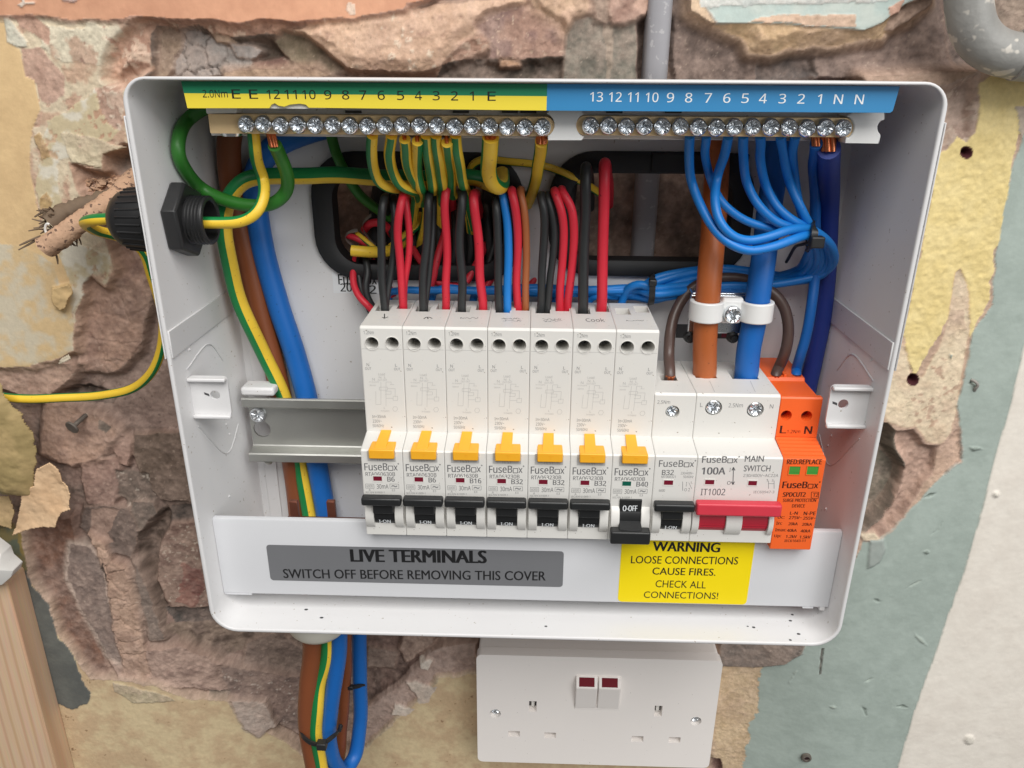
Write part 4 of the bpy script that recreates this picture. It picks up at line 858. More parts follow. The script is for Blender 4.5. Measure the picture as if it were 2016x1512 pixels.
# backing channel behind the bars, dark with slots
x0_, x1_ = P(412, 245, DB-9)[0], P(1690, 250, DB-9)[0]
ch = box('bar_channel', x0_, x1_, DB-11, DB-9.5, zb_-1.5, -3, 'steel_white', unit, 0.3)
for px in (1003, 1040, 1212, 1330, 905, 690):
    q = P(px, 221, DB-4); box('bar_slot', q[0]-3, q[0]+3, DB-9.4, DB-8.5, q[2]-.5, q[2]+.4, 'hole', ch)
q = P(457, 266, DB-5); build('bar_nut', *lathe([(0, 4.2), (1.2, 3.6), (1.6, .2)], (q[0], -(DB-5), zb_), (0, 0, -1), 16, True, False), 'chrome', t1, smooth=50)

# ---------------------------------------------------------------- cover panel over the live busbar
def cover_panel():
    dc = 61.0; x0, x1 = -W/2+2.1, W/2-2.1; zt, zb = -185.2, -226.0
    t = thing('terminal_cover', (0, -dc, zb), 'pale grey metal cover panel lettered LIVE TERMINALS across the bottom of the box', 'cover panel')
    pr = [(dc-2.5, zt), (dc-0.9, zt), (dc-0.25, zt-0.25), (dc, zt-0.9), (dc, zb+0.5), (dc-0.4, zb), (dc-9, zb), (dc-9, zb+1), (dc-1, zb+1), (dc-1, zt-1.2), (dc-2.5, zt-1.2)]
    n = len(pr); V = [(x0, -d, z) for d, z in pr]+[(x1, -d, z) for d, z in pr]
    F = [(k, (k+1) % n, n+(k+1) % n, n+k) for k in range(n)]+[tuple(range(n)), tuple(range(n, 2*n))]
    build('panel', V, F, 'cover', t, smooth=30)
    for a, b in ((x0+.3, P(495, 1168, dc)[0]), (P(1580, 1198, dc)[0], x1-6.5)):
        box('tab', a, b, dc-8, dc-0.2, zb-0.9, zb-.02, 'cover', t, 0.2)
    box('tab', x1-3.5, x1-1, dc-6, dc-.4, zb-2.2, zb+1.5, 'steel_white', t, .4)
    a, b, c = P(533, 1142, dc), P(1108, 1147, dc), P(527, 1073, dc)
    g = build('grey_label', *plate([rrect(a[0], b[0], a[2]+.0, c[2]+.2, 1.6)], dc-.1, dc+.12), 'grey_label', t)
    lettering(g, 'ink', text_px('LIVE TERMINALS', 692, 957, 1081, 1106, dc+.12, 0.026, slope=3, font=False), text_px('SWITCH OFF BEFORE REMOVING THIS COVER', 559, 1074, 1120, 1138, dc+.12, 0.008, slope=5, font=False))
    a, b, c = P(1216, 1184, dc), P(1474, 1190, dc), P(1221, 1046, dc)
    y = build('warning_label', *plate([rrect(a[0], b[0]-1.2, a[2], c[2], (2, 2, .6, .6))], dc-.1, dc+.14), 'warn_label', t)
    L = [('WARNING', 1285, 1416, 1066, 1085, .02), ('LOOSE CONNECTIONS', 1242, 1452, 1094, 1109, .004), ('CAUSE FIRES.', 1284, 1408, 1117, 1131, .006), ('CHECK ALL', 1290, 1389, 1142, 1156, 0), ('CONNECTIONS!', 1267, 1413, 1164, 1177, 0)]
    lettering(y, 'ink', *[text_px(s, x0_, x1_, yt, yb, dc+.14, bo, slope=2.5, font=False) for s, x0_, x1_, yt, yb, bo in L])
cover_panel()
# busbar comb left over at the empty ways
bb = thing('busbar', (P(590, 1010, 44)[0], -44, -200), 'copper busbar comb whose two free prongs stand up behind the cover', 'busbar')
for px in (579, 652):
    a = P(px-8, 1010, 46); b = P(px+8, 1010, 46); c = P(px, 988, 46); box('prong', a[0], b[0], 43.5, 46, -200, c[2], 'busbar', bb, .3)
box('bar', P(560, 1010, 44)[0], 104, 40, 43.4, -206, -196, 'busbar', bb, .3)
# ================================================================ MODULAR DEVICES
def nz_(row, d=DN, px=750): return P(px, row, d)[2]
def body_mesh(x0, w, prof, holes, ch=0.35):
    """extrude a (d,z) profile along x; holes = {segment: [loop of (x, s)]}; side edges slightly chamfered"""
    pr = np.array(prof, float); n = len(pr); V, F = [], []
    A = 0.5*sum(pr[i][0]*pr[(i+1) % n][1]-pr[(i+1) % n][0]*pr[i][1] for i in range(n)); sg = 1 if A > 0 else -1
    off = []
    for i in range(n):
        e0 = pr[i]-pr[i-1]; e1 = pr[(i+1) % n]-pr[i]; e0 /= np.linalg.norm(e0); e1 /= np.linalg.norm(e1)
        n0 = np.array([-e0[1], e0[0]])*sg; n1 = np.array([-e1[1], e1[0]])*sg; b = n0+n1; b /= max(0.4, b.dot(b)/2)
        off.append(pr[i]+b*ch*0.5)
    off = np.array(off)
    for x, q in ((x0, off), (x0+ch, pr), (x0+w-ch, pr), (x0+w, off)):
        V += [(x, -d, z) for d, z in q]
    for k in (0, 2):
        for i in range(n): F.append((k*n+i, k*n+(i+1) % n, (k+1)*n+(i+1) % n, (k+1)*n+i))
    for i in range(n):
        if i in holes: continue
        F.append((n+i, n+(i+1) % n, 2*n+(i+1) % n, 2*n+i))
    for base in (0, 3*n):
        tri = tessellate_polygon([[Vector((d, z, 0)) for d, z in off]]); F += [tuple(base+i for i in t) for t in tri]
    for i, loops in holes.items():
        p, q = pr[i], pr[(i+1) % n]; L = np.linalg.norm(q-p); e = (q-p)/L; nn = np.array([-e[1], e[0]])*sg
        flat = [[(x0+ch, 0), (x0+w-ch, 0), (x0+w-ch, L), (x0+ch, L)]]+[l[0] for l in loops]
        tri = tessellate_polygon([[Vector((a, b, 0)) for a, b in l] for l in flat]); k = len(V)
        for l in flat:
            for a, b in l:
                c = p+e*b; V.append((a, -c[0], c[1]))
        F += [tuple(k+j for j in t) for t in tri]
        k2 = k+4
        for l, depth, dirv in loops:
            m = len(l); o = len(V)
            for a, b in l:
                c = p+e*b-nn*depth; V.append((a, -c[0], c[1]))
            for j in range(m): F.append((k2+j, k2+(j+1) % m, o+(j+1) % m, o+j))
            F.append(tuple(range(o, o+m)))
            k2 += m
    return V, F
def rect_loop(xa, xb, sa, sb): return [(xa, sa), (xb, sa), (xb, sb), (xa, sb)]
def cyl_sector(x0, x1, cd, cz, r, a0, a1, n=12, inner=0.0):
    V, F = [], []
    pts = [(cd+r*math.cos(t), cz+r*math.sin(t)) for t in np.linspace(math.radians(a0), math.radians(a1), n)]+[(cd-inner, cz)]
    m = len(pts)
    for x in (x0, x1): V += [(x, -d, z) for d, z in pts]
    F = [(i, (i+1) % m, m+(i+1) % m, m+i) for i in range(m)]+[tuple(range(m)), tuple(range(m, 2*m))]
    return V, F
ZL1, ZL2 = -143.5, -145.4          # ledge between the upper face and the nose
ZB = -187.6
def nose_part(top): return top
LOWER = [(DU, ZL1), (DN-0.6, ZL2-0.4), (DN, ZL2-1.1), (DN, ZB+0.3), (DN-0.4, ZB), (57.5, ZB), (56, ZB-8), (50, ZB-20), (13.6, ZB-20)]
ZC = P(750, 1013, 69)[2]           # axle of the toggles
def toggle(parent, x0, x1, on=True, drum='toggle_black', bar='toggle_black', bx=None, text=None, cheeks=None, spans=None, rows=(972, 997.5)):
    for a, b in (cheeks or ((x0+0.45, x0+4.2), (x1-4.2, x1-0.45))):
        v, f = cyl_sector(a, b, DN-6.5, ZC-0.6, 9.2, -62, 62, 14); build('toggle_guard', v, f, 'plastic_white', parent, bevel=0.25)
    t = None
    for a, b in (spans or ((x0+4.35, x1-4.35),)):
        v, f = cyl_sector(a, b, DN-6.5, ZC, 8.2, -58, 75, 16)
        for dz in (-.4, -1.5):
            an = math.asin(max(-1, min(1, (dz-1)/8.25))); v2, f2 = boxv(a+.05, b-.05, DN-6.5+8.0*math.cos(an), DN-6.5+8.42*math.cos(an), ZC+dz-1.18, ZC+dz-.82); v, f = join((v, f), (v2, f2))
        if t is None: t = build('toggle', v, f, drum, parent, smooth=40)
        else: build('drum', v, f, drum, t, smooth=40)
    bx = bx or (x0+0.2, x1-0.35)
    if on:
        zt, zb = P(750, rows[0], DN+2.6)[2], P(750, rows[1], DN+7)[2]
        v, f = boxv(bx[0], bx[1], DN+2.6, DN+7.0, zb, zt); h = build('toggle_bar', v, f, bar, t, bevel=0.9, seg=3)
        v, f = boxv((spans or ((x0+4.4, x1-4.4),))[0][0], (spans or ((x0+4.4, x1-4.4),))[-1][1], DN-2, DN+4, ZC+2, zb+1.2)
        if not spans: build('toggle_neck', v, f, drum, t, bevel=0.4)
        if text: lettering(t, 'ink_white', *[text_vf(text, (xa+1.9, -(DN+1.1), ZC-4.0), (xb-1.9, -(DN+1.1), ZC-4.0), (xa+1.9, -(DN+1.6), ZC-2.2), 0.06, .25) for xa, xb in ((x0+4.35, x1-4.35),)])
    else:
        zt, zb = P(1240, 1043, 73)[2], P(1240, 1067, 73)[2]
        build('toggle_bar', *boxv(bx[0], bx[1], DN+2.6, DN+7.6, zb, zt), bar, t, bevel=0.8, seg=3)
        V = []
        xa, xb = x0+4.2, x1-4.2
        v = [(xa, -(DN+.6), ZC+.2), (xb, -(DN+.6), ZC+.2), (xb+.4, -(DN+6.0), zt), (xa-.4, -(DN+6.0), zt), (xa, -(DN-2), ZC-2), (xb, -(DN-2), ZC-2), (xb+.4, -(DN+2.6), zt-.5), (xa-.4, -(DN+2.6), zt-.5)]
        build('toggle_neck', v, [(0, 1, 2, 3), (4, 7, 6, 5), (0, 3, 7, 4), (1, 5, 6, 2), (0, 4, 5, 1), (3, 2, 6, 7)], bar, t, bevel=.3)
        zt2, zb2 = P(1240, 985, 69)[2], P(1240, 1022, 69)[2]
        build('toggle_face', *boxv(xa-.2, xb+.2, DN-3, DN+.75, zb2, zt2), drum, t, bevel=.3)
        a, b, c = P(1226, 1006, DN+.8), P(1254, 1006, DN+.8), P(1226, 995, DN+.8)
        lettering(t, 'ink_white', text_vf('O-OFF', a, b, (a[0], a[1], c[2]), 0.06, .1))
    return t
def flag(parent, xa, xb, row, m, px=743):
    zt, zb = P(px, row-4.5, DN)[2], P(px, row+4.5, DN)[2]
    fr = [(xa-.35, zb-.45), (xb+.35, zb-.45), (xb+.35, zt+.35), (xa-.35, zt+.35)]
    f = build('flag_window', *plate([fr, rect_loop(xa, xb, zb, zt)], DN-.1, DN+.16), 'plastic_white', parent)
    build('flag', *boxv(xa, xb, DN-.3, DN+.05, zb, zt), m, f)
def logo(x0, x1, yt, yb, d, bold=0.0):
    """the maker's wordmark: a square stands in for the second-last letter"""
    a, b, t = P(x0, yb, d), P(x1, yb, d), P(x0, yt, d); L = b-a; hgt = np.array([0, 0, t[2]-a[2]])
    out = [text_vf('FuseB', a, a+L*0.66, a+hgt, bold*5)]
    s0 = a+L*0.69; s1 = a+L*0.82; hx = hgt*0.62
    th = np.linalg.norm(L)*0.022
    out.append(stroke([s0, s1, s1+hx, s0+hx, s0], th, 0.06))
    out.append(text_vf('x', a+L*0.845, a+L*0.955, a+L*0.845+hgt*0.68, bold*5))
    c = a+L*0.985+hgt*0.93; r = np.linalg.norm(L)*0.016
    out.append(stroke([c+np.array([r*math.cos(q), 0, r*math.sin(q)]) for q in np.linspace(0, 6.28, 9)], r*0.9, 0.06))
    return out
# ---- residual current breaker, built once
ZT = -95.6
def rc_local(px, py): return Pz(px, py, ZT)
def make_rcbo(name, label):
    t = thing(name, (XM, -13.6, ZB), label, 'circuit breaker', 'residual current breakers in a row on the rail')
    x0, wd = XM+0.08, M-0.16
    prof = [(13.6, ZT), (53.2, ZT), (DU, ZT-1.0)]+LOWER
    # top wire holes (segment 0) and screw holes (segment 2)
    hs = []
    for (xa, xb, yb, yt) in ((738, 768, 612, 600), (780, 809, 608, 596)):
        a, b, c = rc_local(xa, yb), rc_local(xb, yb), rc_local((xa+xb)/2, yt)
        hs.append((rect_loop(a[0], b[0]-.3, -c[1]-13.6, -a[1]-13.6), -9.0, None))
    sc = []
    for px, py in ((732, 676), (772, 676)):
        q = P(px, py, DU); sc.append(([(q[0]+2.75*math.cos(v), (ZT-1.0-q[2])-2.75*math.sin(v)) for v in np.linspace(0, 2*math.pi, 21)[:-1]], -12.0, None))
    b = build('body', *body_mesh(x0, wd, prof, {0: hs, 2: sc}), 'plastic_white', t)
    for px, py in ((732, 676), (772, 676)):
        q = P(px, py, DU)
        build('collar', *ring_strip([(q[0]+3.15*math.cos(v), q[2]+3.15*math.sin(v)) for v in np.linspace(0, 2*math.pi, 25)[:-1]], [(q[0]+2.7*math.cos(v), q[2]+2.7*math.sin(v)) for v in np.linspace(0, 2*math.pi, 25)[:-1]], DU-.4, DU+.25), 'plastic_white', t, smooth=60)
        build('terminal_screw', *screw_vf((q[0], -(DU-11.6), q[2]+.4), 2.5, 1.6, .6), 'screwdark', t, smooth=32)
    # test button: stem on the ledge, wider block on the nose
    xa, xb = P(751, 858, DU)[0], P(771, 858, DU)[0]
    v = [(xa, -(DU-.3), ZL1+.5), (xb, -(DU-.3), ZL1+.5), (xb-.2, -(DN+.3), ZL2+.4), (xa-.6, -(DN+.3), ZL2+.4), (xa, -(DU-.3), ZL1-1), (xb, -(DU-.3), ZL1-1), (xb-.2, -(DN+.3), ZL2-1), (xa-.6, -(DN+.3), ZL2-1)]
    v = [(x, y, z+.25) for x, y, z in v]
    bt = build('test_button', v, [(0, 1, 2, 3), (4, 7, 6, 5), (0, 3, 7, 4), (1, 5, 6, 2), (0, 4, 5, 1), (3, 2, 6, 7)], 'amber', t, bevel=.15)
    xa, xb = P(725.5, 890, DN+1.5)[0], P(775.5, 890, DN+1.5)[0]; z0 = P(750, 903, DN+1.5)[2]
    build('button_block', *boxv(xa, xb, DN-8.0, DN+2.0, z0, ZL2+.6), 'amber', bt, bevel=.45, seg=3)
    a = P(724, 907, DN)[0]; b2 = P(779, 907, DN)[0]
    box('button_recess', a, b2, DN-.3, DN+.12, P(750, 908, DN)[2], ZL2-.9, 'ink_pale', t)
    lettering(bt, 'amber', text_vf('T', (xa+5, -(DN+2), z0+1.6), (xa+6.4, -(DN+2), z0+1.6), (xa+5, -(DN+2), z0+3), 0, .12))
    lt = logo(718, 786, 912, 926, DN, 0.006)
    lt += [text_px('30mA', 742, 765, 953, 962, DN, 0.0)]
    lettering(t, 'ink_grey', *lt)
    sm = [text_px('TEST', 741, 761, 902, 907.5, DN, 0, .14), text_px('1.2Nm', 716, 736, 651, 658, DU)]
    for xx in ((720, 736), (768, 785)):
        a, b_ = P(xx[0], 961, DN), P(xx[1], 953, DN); sm.append(stroke([(a[0], -DN, a[2]), (b_[0], -DN, a[2]), (b_[0], -DN, b_[2]), (a[0], -DN, b_[2]), (a[0], -DN, a[2])], .16))
    sm += [text_px('6000', 722, 734, 954.5, 959.5, DN), text_px('A', 726, 730, 962.5, 966.5, DN), text_px('~', 771, 782, 955, 959, DN, .02), text_px('E3', 772, 778, 963, 967, DN), text_px('IEC/EN 61009-1', 720, 757, 967.5, 971, DN)]
    sm += [text_px('N', 722, 727, 715, 721, DU), text_px('OUT', 719, 731, 723, 728, DU), text_px('L', 778, 782, 716, 722, DU), text_px('OUT', 776, 788, 724, 729, DU)]
    sm += [text_px('In=30mA', 733, 760, 817, 823, DU), text_px('230V~', 734, 752, 826, 832, DU), text_px('50/60Hz', 734, 756, 835, 841, DU)]
    lettering(t, 'ink_mid', *sm, name='lettering')
    sm = [text_px('Load', 745, 758, 734, 739, DU), text_px('N  L', 746, 760, 741, 745, DU), text_px('OUT OUT', 744, 762, 746.5, 750, DU), text_px('N', 733, 738, 744, 749, DU), text_px('In-Supply', 727, 746, 750.5, 753.5, DU), text_px('50mm', 728, 740, 757, 760, DU), text_px('L', 756, 759, 801, 805, DU), text_px('In-Supply', 750, 767, 807, 811, DU)]
    q = lambda x, y: P(x, y, DU)
    LN = [[(750, 752), (750, 796), (740, 796), (740, 782)], [(760, 752), (760, 800)], [(747, 762), (763, 762), (763, 768), (747, 768), (747, 762)], [(763, 765), (778, 765), (778, 782)], [(760, 784), (774, 784)], [(774, 780), (783, 780), (783, 788), (774, 788), (774, 780)], [(760, 752), (770, 752), (770, 757)], [(768, 757), (776, 757)], [(740, 796), (740, 770)], [(758, 770), (770, 770), (770, 776), (758, 776)]]
    LN.append([(778+5*math.cos(k*math.pi/3), 805+5*math.sin(k*math.pi/3)) for k in range(7)])
    for L in LN: sm.append(stroke([q(*p) for p in L], .13))
    lettering(t, 'ink_pale', *sm, name='wiring_diagram')
    z = P(750, 687, DU)[2]; box('groove', x0+.4, x0+wd-.4, DU-.2, DU+.04, z-.1, z+.06, 'ink_pale', t)
    # label plate on top
    a, b_, c = rc_local(742, 629), rc_local(787, 629), rc_local(748, 620)
    lp = [stroke([(a[0], a[1], ZT), (b_[0], b_[1], ZT)], .25, .05, (0, 0, 1)), stroke([(c[0]+.6, c[1], ZT), (b_[0]-2, c[1], ZT)], .25, .05, (0, 0, 1))]
    lettering(t, 'sticker', *lp, name='label_slot')
    toggle(t, x0, x0+wd, True, text='I-ON')
    return t
def copy_tree(o, parent=None, skip=()):
    c = o.copy(); COL.objects.link(c); ORG[c] = ORG[o].copy() if hasattr(ORG[o], 'copy') else ORG[o]
    if parent is not None: c.parent = parent
    for ch in [k for k in bpy.data.objects if k.parent == o]:
        if ch.name.split('.')[0] in skip: continue
        copy_tree(ch, c, skip)
    return c
LBL = ['first breaker, marked B6, with a hand drawn arrow pointing down on top',
       'second breaker, marked B6, with a hand drawn arrow pointing up on top',
       'breaker marked B16 with one black and one red wire',
       'breaker marked B32 fed by black, blue, red and brown wires together',
       'breaker marked B32 with two black and two red wires',
       'breaker marked B32 with one thick black and one thick red wire',
       'breaker marked B40, switched off with its lever down and a green flag']
CODES = ['RTA060630B', 'RTA060630B', 'RTA061630B', 'RTA063230B', 'RTA063230B', 'RTA063230B', 'RTA064030B']
AMPS = ['B6', 'B6', 'B16', 'B32', 'B32', 'B32', 'B40']
proto = make_rcbo('circuit_breaker', LBL[0])
rc = [proto]+[copy_tree(proto, None, ('toggle', 'toggle_guard') if k == 6 else ()) for k in range(1, 7)]
def shifted(vf, dx): return [(x+dx, y, z) for x, y, z in vf[0]], vf[1]
for k, o in enumerate(rc):
    if k:
        o.location.x = (XM+M*k)*S; o['label'] = LBL[k]
    ORG[o] = np.array([XM+M*k, -13.6, ZB])
    for ch in [q for q in bpy.data.objects if q.parent == o]: ORG[ch] = ORG[o]
    dx = M*k; am = AMPS[k]; w_ = 14 if len(am) == 2 else 22
    lettering(o, 'ink_grey', shifted(text_px(CODES[k], 720, 778, 929.5, 937, DN, 0.002), dx), shifted(text_px(am, 763, 763+w_, 938.5, 948, DN, 0.01), dx), name='rating')
    flag(o, P(735, 942, DN)[0]+dx, P(752, 942, DN)[0]+dx, 942, 'flag_green' if k == 6 else 'flag_red')
    T = lambda x, y: np.array(Pz(x, y, ZT))+np.array([dx, 0, 0])
    hw = []
    if k == 0: hw = [stroke([T(764, 624), T(758, 626.5), T(755, 627)], .5, .06, (0, 0, 1)), stroke([T(752, 624.5), T(758, 627)], .45, .06, (0, 0, 1)), stroke([T(757, 618), T(757, 626)], .4, .06, (0, 0, 1))]
    if k == 1: hw = [stroke([T(753, 626.5), T(759, 623.3), T(764, 623.3), T(770, 626)], .5, .06, (0, 0, 1)), stroke([T(761, 623), T(761.5, 627)], .45, .06, (0, 0, 1))]
    if k in (2, 3, 4, 6):
        rr = random.Random(k); y0 = 624
        for q in range(1 if k in (2, 6) else 2):
            pts = [T(744+2.6*i+rr.uniform(-1, 1), y0+q*3.5+rr.uniform(-1.6, 1.6)) for i in range(15)]; hw.append(stroke(pts, .28, .06, (0, 0, 1)))
    if k == 5: hw = [text_vf('Cook', T(745, 627.5), T(782, 627.5), T(748, 621), -.01, .06)]
    if hw: lettering(o, 'ink_grey' if k > 1 else 'ink', *hw, name='handwriting')
toggle(rc[6], XM+M*6+.08, XM+M*7-.08, on=False)
# ---- plain circuit breaker and main switch: lower shoulders
ZT2 = -123.3
def shoulder(name, label, cat, k0, nm, screws, m='plastic_white', hx=None, prof_top=None, hole_w=None):
    t = thing(name, (XM+M*k0, -13.6, ZB), label, cat)
    x0, wd = XM+M*k0+.08, M*nm-.16
    prof = (prof_top or [(13.6, ZT2), (53.2, ZT2), (DU, ZT2-1.0)])+LOWER
    hs = []
    for (xa, xb, ya, yb) in hx:
        a, b = Pz(xa, yb, ZT2), Pz(xb, yb, ZT2); c = Pz((xa+xb)/2, ya, ZT2)
        hs.append((rect_loop(a[0], b[0], -c[1]-13.6, -a[1]-13.6), -8.0, None))
    sc = []
    for px, py, r in screws:
        q = P(px, py, DU); sc.append(([(q[0]+r*math.cos(v), (ZT2-1.0-q[2])-r*math.sin(v)) for v in np.linspace(0, 2*math.pi, 21)[:-1]], -5.0, None))
    build('body', *body_mesh(x0, wd, prof, {0: hs, 2: sc}), m, t)
    return t, x0, wd
mcb, x0, wd = shoulder('circuit_breaker', 'breaker marked B32 without an orange test button, beside the main switch', 'circuit breaker', 7, 1, [(1324, 811, 3.0)], hx=[(1302, 1334, 738, 749)])
q = P(1324, 811, DU)
build('terminal_screw', *screw_vf((q[0], -(DU-4.2), q[2]), 2.8, 3.0, .3), 'chrome', mcb, smooth=32)
lettering(mcb, 'ink_grey', *logo(1297, 1369, 906, 919, DN, 0.004), text_px('B32', 1303, 1326, 925, 935, DN, .008))
lettering(mcb, 'ink_mid', text_px('2.5Nm', 1294, 1319, 788, 795, DU), text_px('MT06B321', 1302, 1330, 936, 941, DN), text_px('230/400V~', 1340, 1365, 929, 934, DN), text_px('50/60Hz', 1345, 1365, 936, 941, DN), text_px('I', 1350, 1352, 949, 957, DN), text_px('1', 1359, 1361, 948, 953, DN), text_px('O 2', 1347, 1358, 961, 967, DN), text_px('6000', 1297, 1309, 963, 968, DN),
          stroke([P(1344, 948, DN), P(1344, 966, DN)], .2), stroke([P(1356, 950, DN), P(1362, 962, DN)], .15))
flag(mcb, P(1307, 950, DN)[0], P(1325, 950, DN)[0], 950, 'flag_red', 1316)
toggle(mcb, x0, x0+wd, True, text='I-ON')
ms, x0, wd = shoulder('main_switch', 'wide double pole main switch with a long red lever', 'main switch', 8, 2, [(1405, 803, 3.6), (1487, 807, 3.6)], hx=[(1370, 1412, 728, 744), (1442, 1494, 729, 746)])
for px, py, r in ((1405, 802, .9), (1487, 806, .2)):
    q = P(px, py, DU); build('terminal_screw', *screw_vf((q[0], -(DU-3.0), q[2]), 3.4, 3.0, r), 'chrome', ms, smooth=32)
lettering(ms, 'ink_grey', *logo(1382, 1455, 898, 911, DN, .008), text_px('100A', 1381, 1427, 920, 934, DN, .018), text_px('MAIN', 1466, 1503, 897, 909, DN, .004, font=False), text_px('SWITCH', 1464, 1516, 916, 928, DN, .004, font=False), text_px('IT1002', 1379, 1427, 962, 975, DN, .004),
          stroke([P(1444, 922, DN), P(1443, 952, DN)], .35), stroke([P(1441, 926, DN), P(1444, 920, DN), P(1447, 926, DN)], .4), stroke([P(1440, 948, DN), P(1443, 954, DN), P(1446, 948, DN)], .4), text_px('I', 1436, 1438, 921, 928, DN), text_px('O', 1431, 1438, 947, 954, DN))
lettering(ms, 'ink_mid', text_px('230/400V~AC22A', 1463, 1532, 933, 939, DN), text_px('L', 1378, 1383, 793, 801, DU), text_px('2.5Nm', 1434, 1462, 794, 802, DU), text_px('N', 1515, 1522, 796, 804, DU), text_px('1', 1508, 1511, 943, 948, DN), text_px('3', 1519, 1522, 943, 948, DN), stroke([P(1513, 946, DN), P(1513, 962, DN)], .2), stroke([P(1524, 946, DN), P(1524, 962, DN)], .2), stroke([P(1513, 952, DN), P(1524, 952, DN)], .2), text_px('IEC60947-3', 1483, 1524, 966, 971, DN))
flag(ms, P(1388, 949, DN)[0], P(1406, 949, DN)[0], 949, 'flag_red', 1398); flag(ms, P(1473, 951, DN)[0], P(1490, 951, DN)[0], 951, 'flag_red', 1480)
xr = lambda px: P(px, 1018, DN+1)[0]
toggle(ms, x0, x0+wd, True, 'drum_red', 'toggle_red', bx=(x0+.1, x0+wd+.3), rows=(969, 1003), cheeks=((xr(1362), xr(1376)), (xr(1429), xr(1461)), (xr(1513), xr(1526)-.6)), spans=((xr(1376.5), xr(1428.5)), (xr(1461.5), xr(1512.5))))
for px, py in ((1400, 760), (1480, 765)):
    a, b = Pz(px-3, 750, ZT2), Pz(px+7, 772, ZT2); lettering(ms, 'ink_pale', stroke([(a[0], a[1], ZT2), (b[0], b[1], ZT2)], .25, .05, (0, 0, 1)), name='seam_line')
# ---- surge protector
def spd():
    t = thing('surge_protector', (XM+M*10, -13.6, ZB), 'bright orange surge protection device at the right end of the row', 'surge protector')
    x0, wd = XM+M*10+.1, M-.2; zt = -124.6
    zl = P(1570, 860, DU)[2]
    rib = []
    n = 6
    for i in range(n):
        f = i/n; g = (i+.55)/n
        rib += [(DU-1.0+(DN-DU+1.0)*f, zl-(zl-(ZL2-.4))*f-.15), (DU-1.0+(DN-DU+1.0)*f+1.0, zl-(zl-(ZL2-.4))*f-.25), (DU-1.0+(DN-DU+1.0)*g+.9, zl-(zl-(ZL2-.4))*g-.55)]
    prof = [(4, zt+.2), (30, zt+.2), (31, zt-1.2), (51.5, zt-1.2), (51.5, zt+.5), (53.6, zt+.5), (DU, zt-.2), (DU, zl)]+rib+[(DN, ZL2-1.1), (DN, ZB-2.6), (DN-.4, ZB-3), (57.5, ZB-3), (56, ZB-10), (13.6, ZB-20)]
    sc = []
    for px, py in ((1548, 818), (1588, 819)):
        q = P(px, py, DU); sc.append(([(q[0]+2.35*math.cos(v), (zt-.2-q[2])-2.35*math.sin(v)) for v in np.linspace(0, 2*math.pi, 21)[:-1]], -6.0, None))
    b = build('body', *body_mesh(x0, wd, prof, {6: sc}), 'orange', t)
    z0 = zt-1.2
    a = Pz(1543, 745, z0); box('divider', a[0]-.5, a[0]+.5, 14, -a[1]+1.5, z0-.1, z0+2.4, 'orange', t, .2)
    for px in (1525, 1566):
        a = Pz(px-9, 746, z0); c = Pz(px+10, 746, z0); box('wire_hole', a[0], c[0], -a[1]-7, -a[1]+1.0, z0-.05, z0+.06, 'ink_dark', t)
    for px in (1548, 1588):
        q = P(px, 819, DU); box('hole_floor', q[0]-2.2, q[0]+2.2, DU-5.9, DU-5.7, q[2]-2.2, q[2]+2.2, 'flag_red', t)
    lettering(t, 'ink_dark', text_px('L', 1535, 1547, 838, 853, DU, .02), text_px('N', 1583, 1597, 839, 854, DU, .02), text_px('1.2Nm', 1549, 1575, 846, 853, DU), text_px('RED:REPLACE', 1549, 1617, 904, 914, DN, .016),
              *logo(1540, 1613, 948, 961, DN, .018), text_px('SPDCUT2', 1541, 1585, 969, 978, DN, .02), text_px('T2', 1600, 1610, 971, 978, DN, .01), stroke([P(x, y, DN) for x, y in ((1597.5, 968.5), (1612, 969), (1611, 981), (1597, 980.5), (1597.5, 968.5))], .22),
              text_px('SURGE PROTECTION', 1541, 1606, 981.5, 988, DN, .012), text_px('DEVICE', 1559, 1584, 992.5, 999, DN, .014), text_px('L-N', 1555, 1570, 1007, 1013, DN, .016), text_px('N-PE', 1582, 1605, 1007, 1014, DN, .016),
              text_px('Uc:', 1531, 1544, 1015, 1021, DN, .012), text_px('275V~', 1553, 1578, 1016, 1022, DN, .016), text_px('255V~', 1581, 1605, 1017, 1023, DN, .016), text_px('In:', 1528, 1539, 1027, 1033, DN, .012), text_px('20kA', 1552, 1570, 1028, 1034, DN, .016), text_px('20kA', 1579, 1598, 1029, 1035, DN, .016),
              text_px('Imax:', 1526, 1547, 1040, 1046, DN, .012), text_px('40kA', 1549, 1568, 1041, 1047, DN, .016), text_px('40kA', 1576, 1595, 1042, 1048, DN, .016), text_px('Up:', 1524, 1537, 1052, 1059, DN, .012), text_px('1.2kV', 1547, 1568, 1053, 1059, DN, .016), text_px('1.5kV', 1574, 1595, 1054, 1060, DN, .016), text_px('IEC61643-11', 1544, 1585, 1062, 1067, DN, .01))
    for xa, xb in ((1552, 1576), (1587, 1612)):
        a, b_ = P(xa, 934, DN), P(xb, 918, DN)
        fr = build('flag_window', *plate([rrect(a[0]-.3, b_[0]+.3, a[2]-.3, b_[2]+.3, .4), rect_loop(a[0], b_[0], a[2], b_[2])], DN-.1, DN+.25), 'orange', t)
        V, F = boxv(a[0], b_[0], DN-.1, DN+.06, a[2], b_[2]); zm = (a[2]+b_[2])/2; v2, f2 = boxv(a[0], b_[0], DN-.1, DN+.14, zm-.8, zm+.8); V, F = join((V, F), (v2, f2))
        build('flag', V, F, 'lamp_green', fr)
spd()
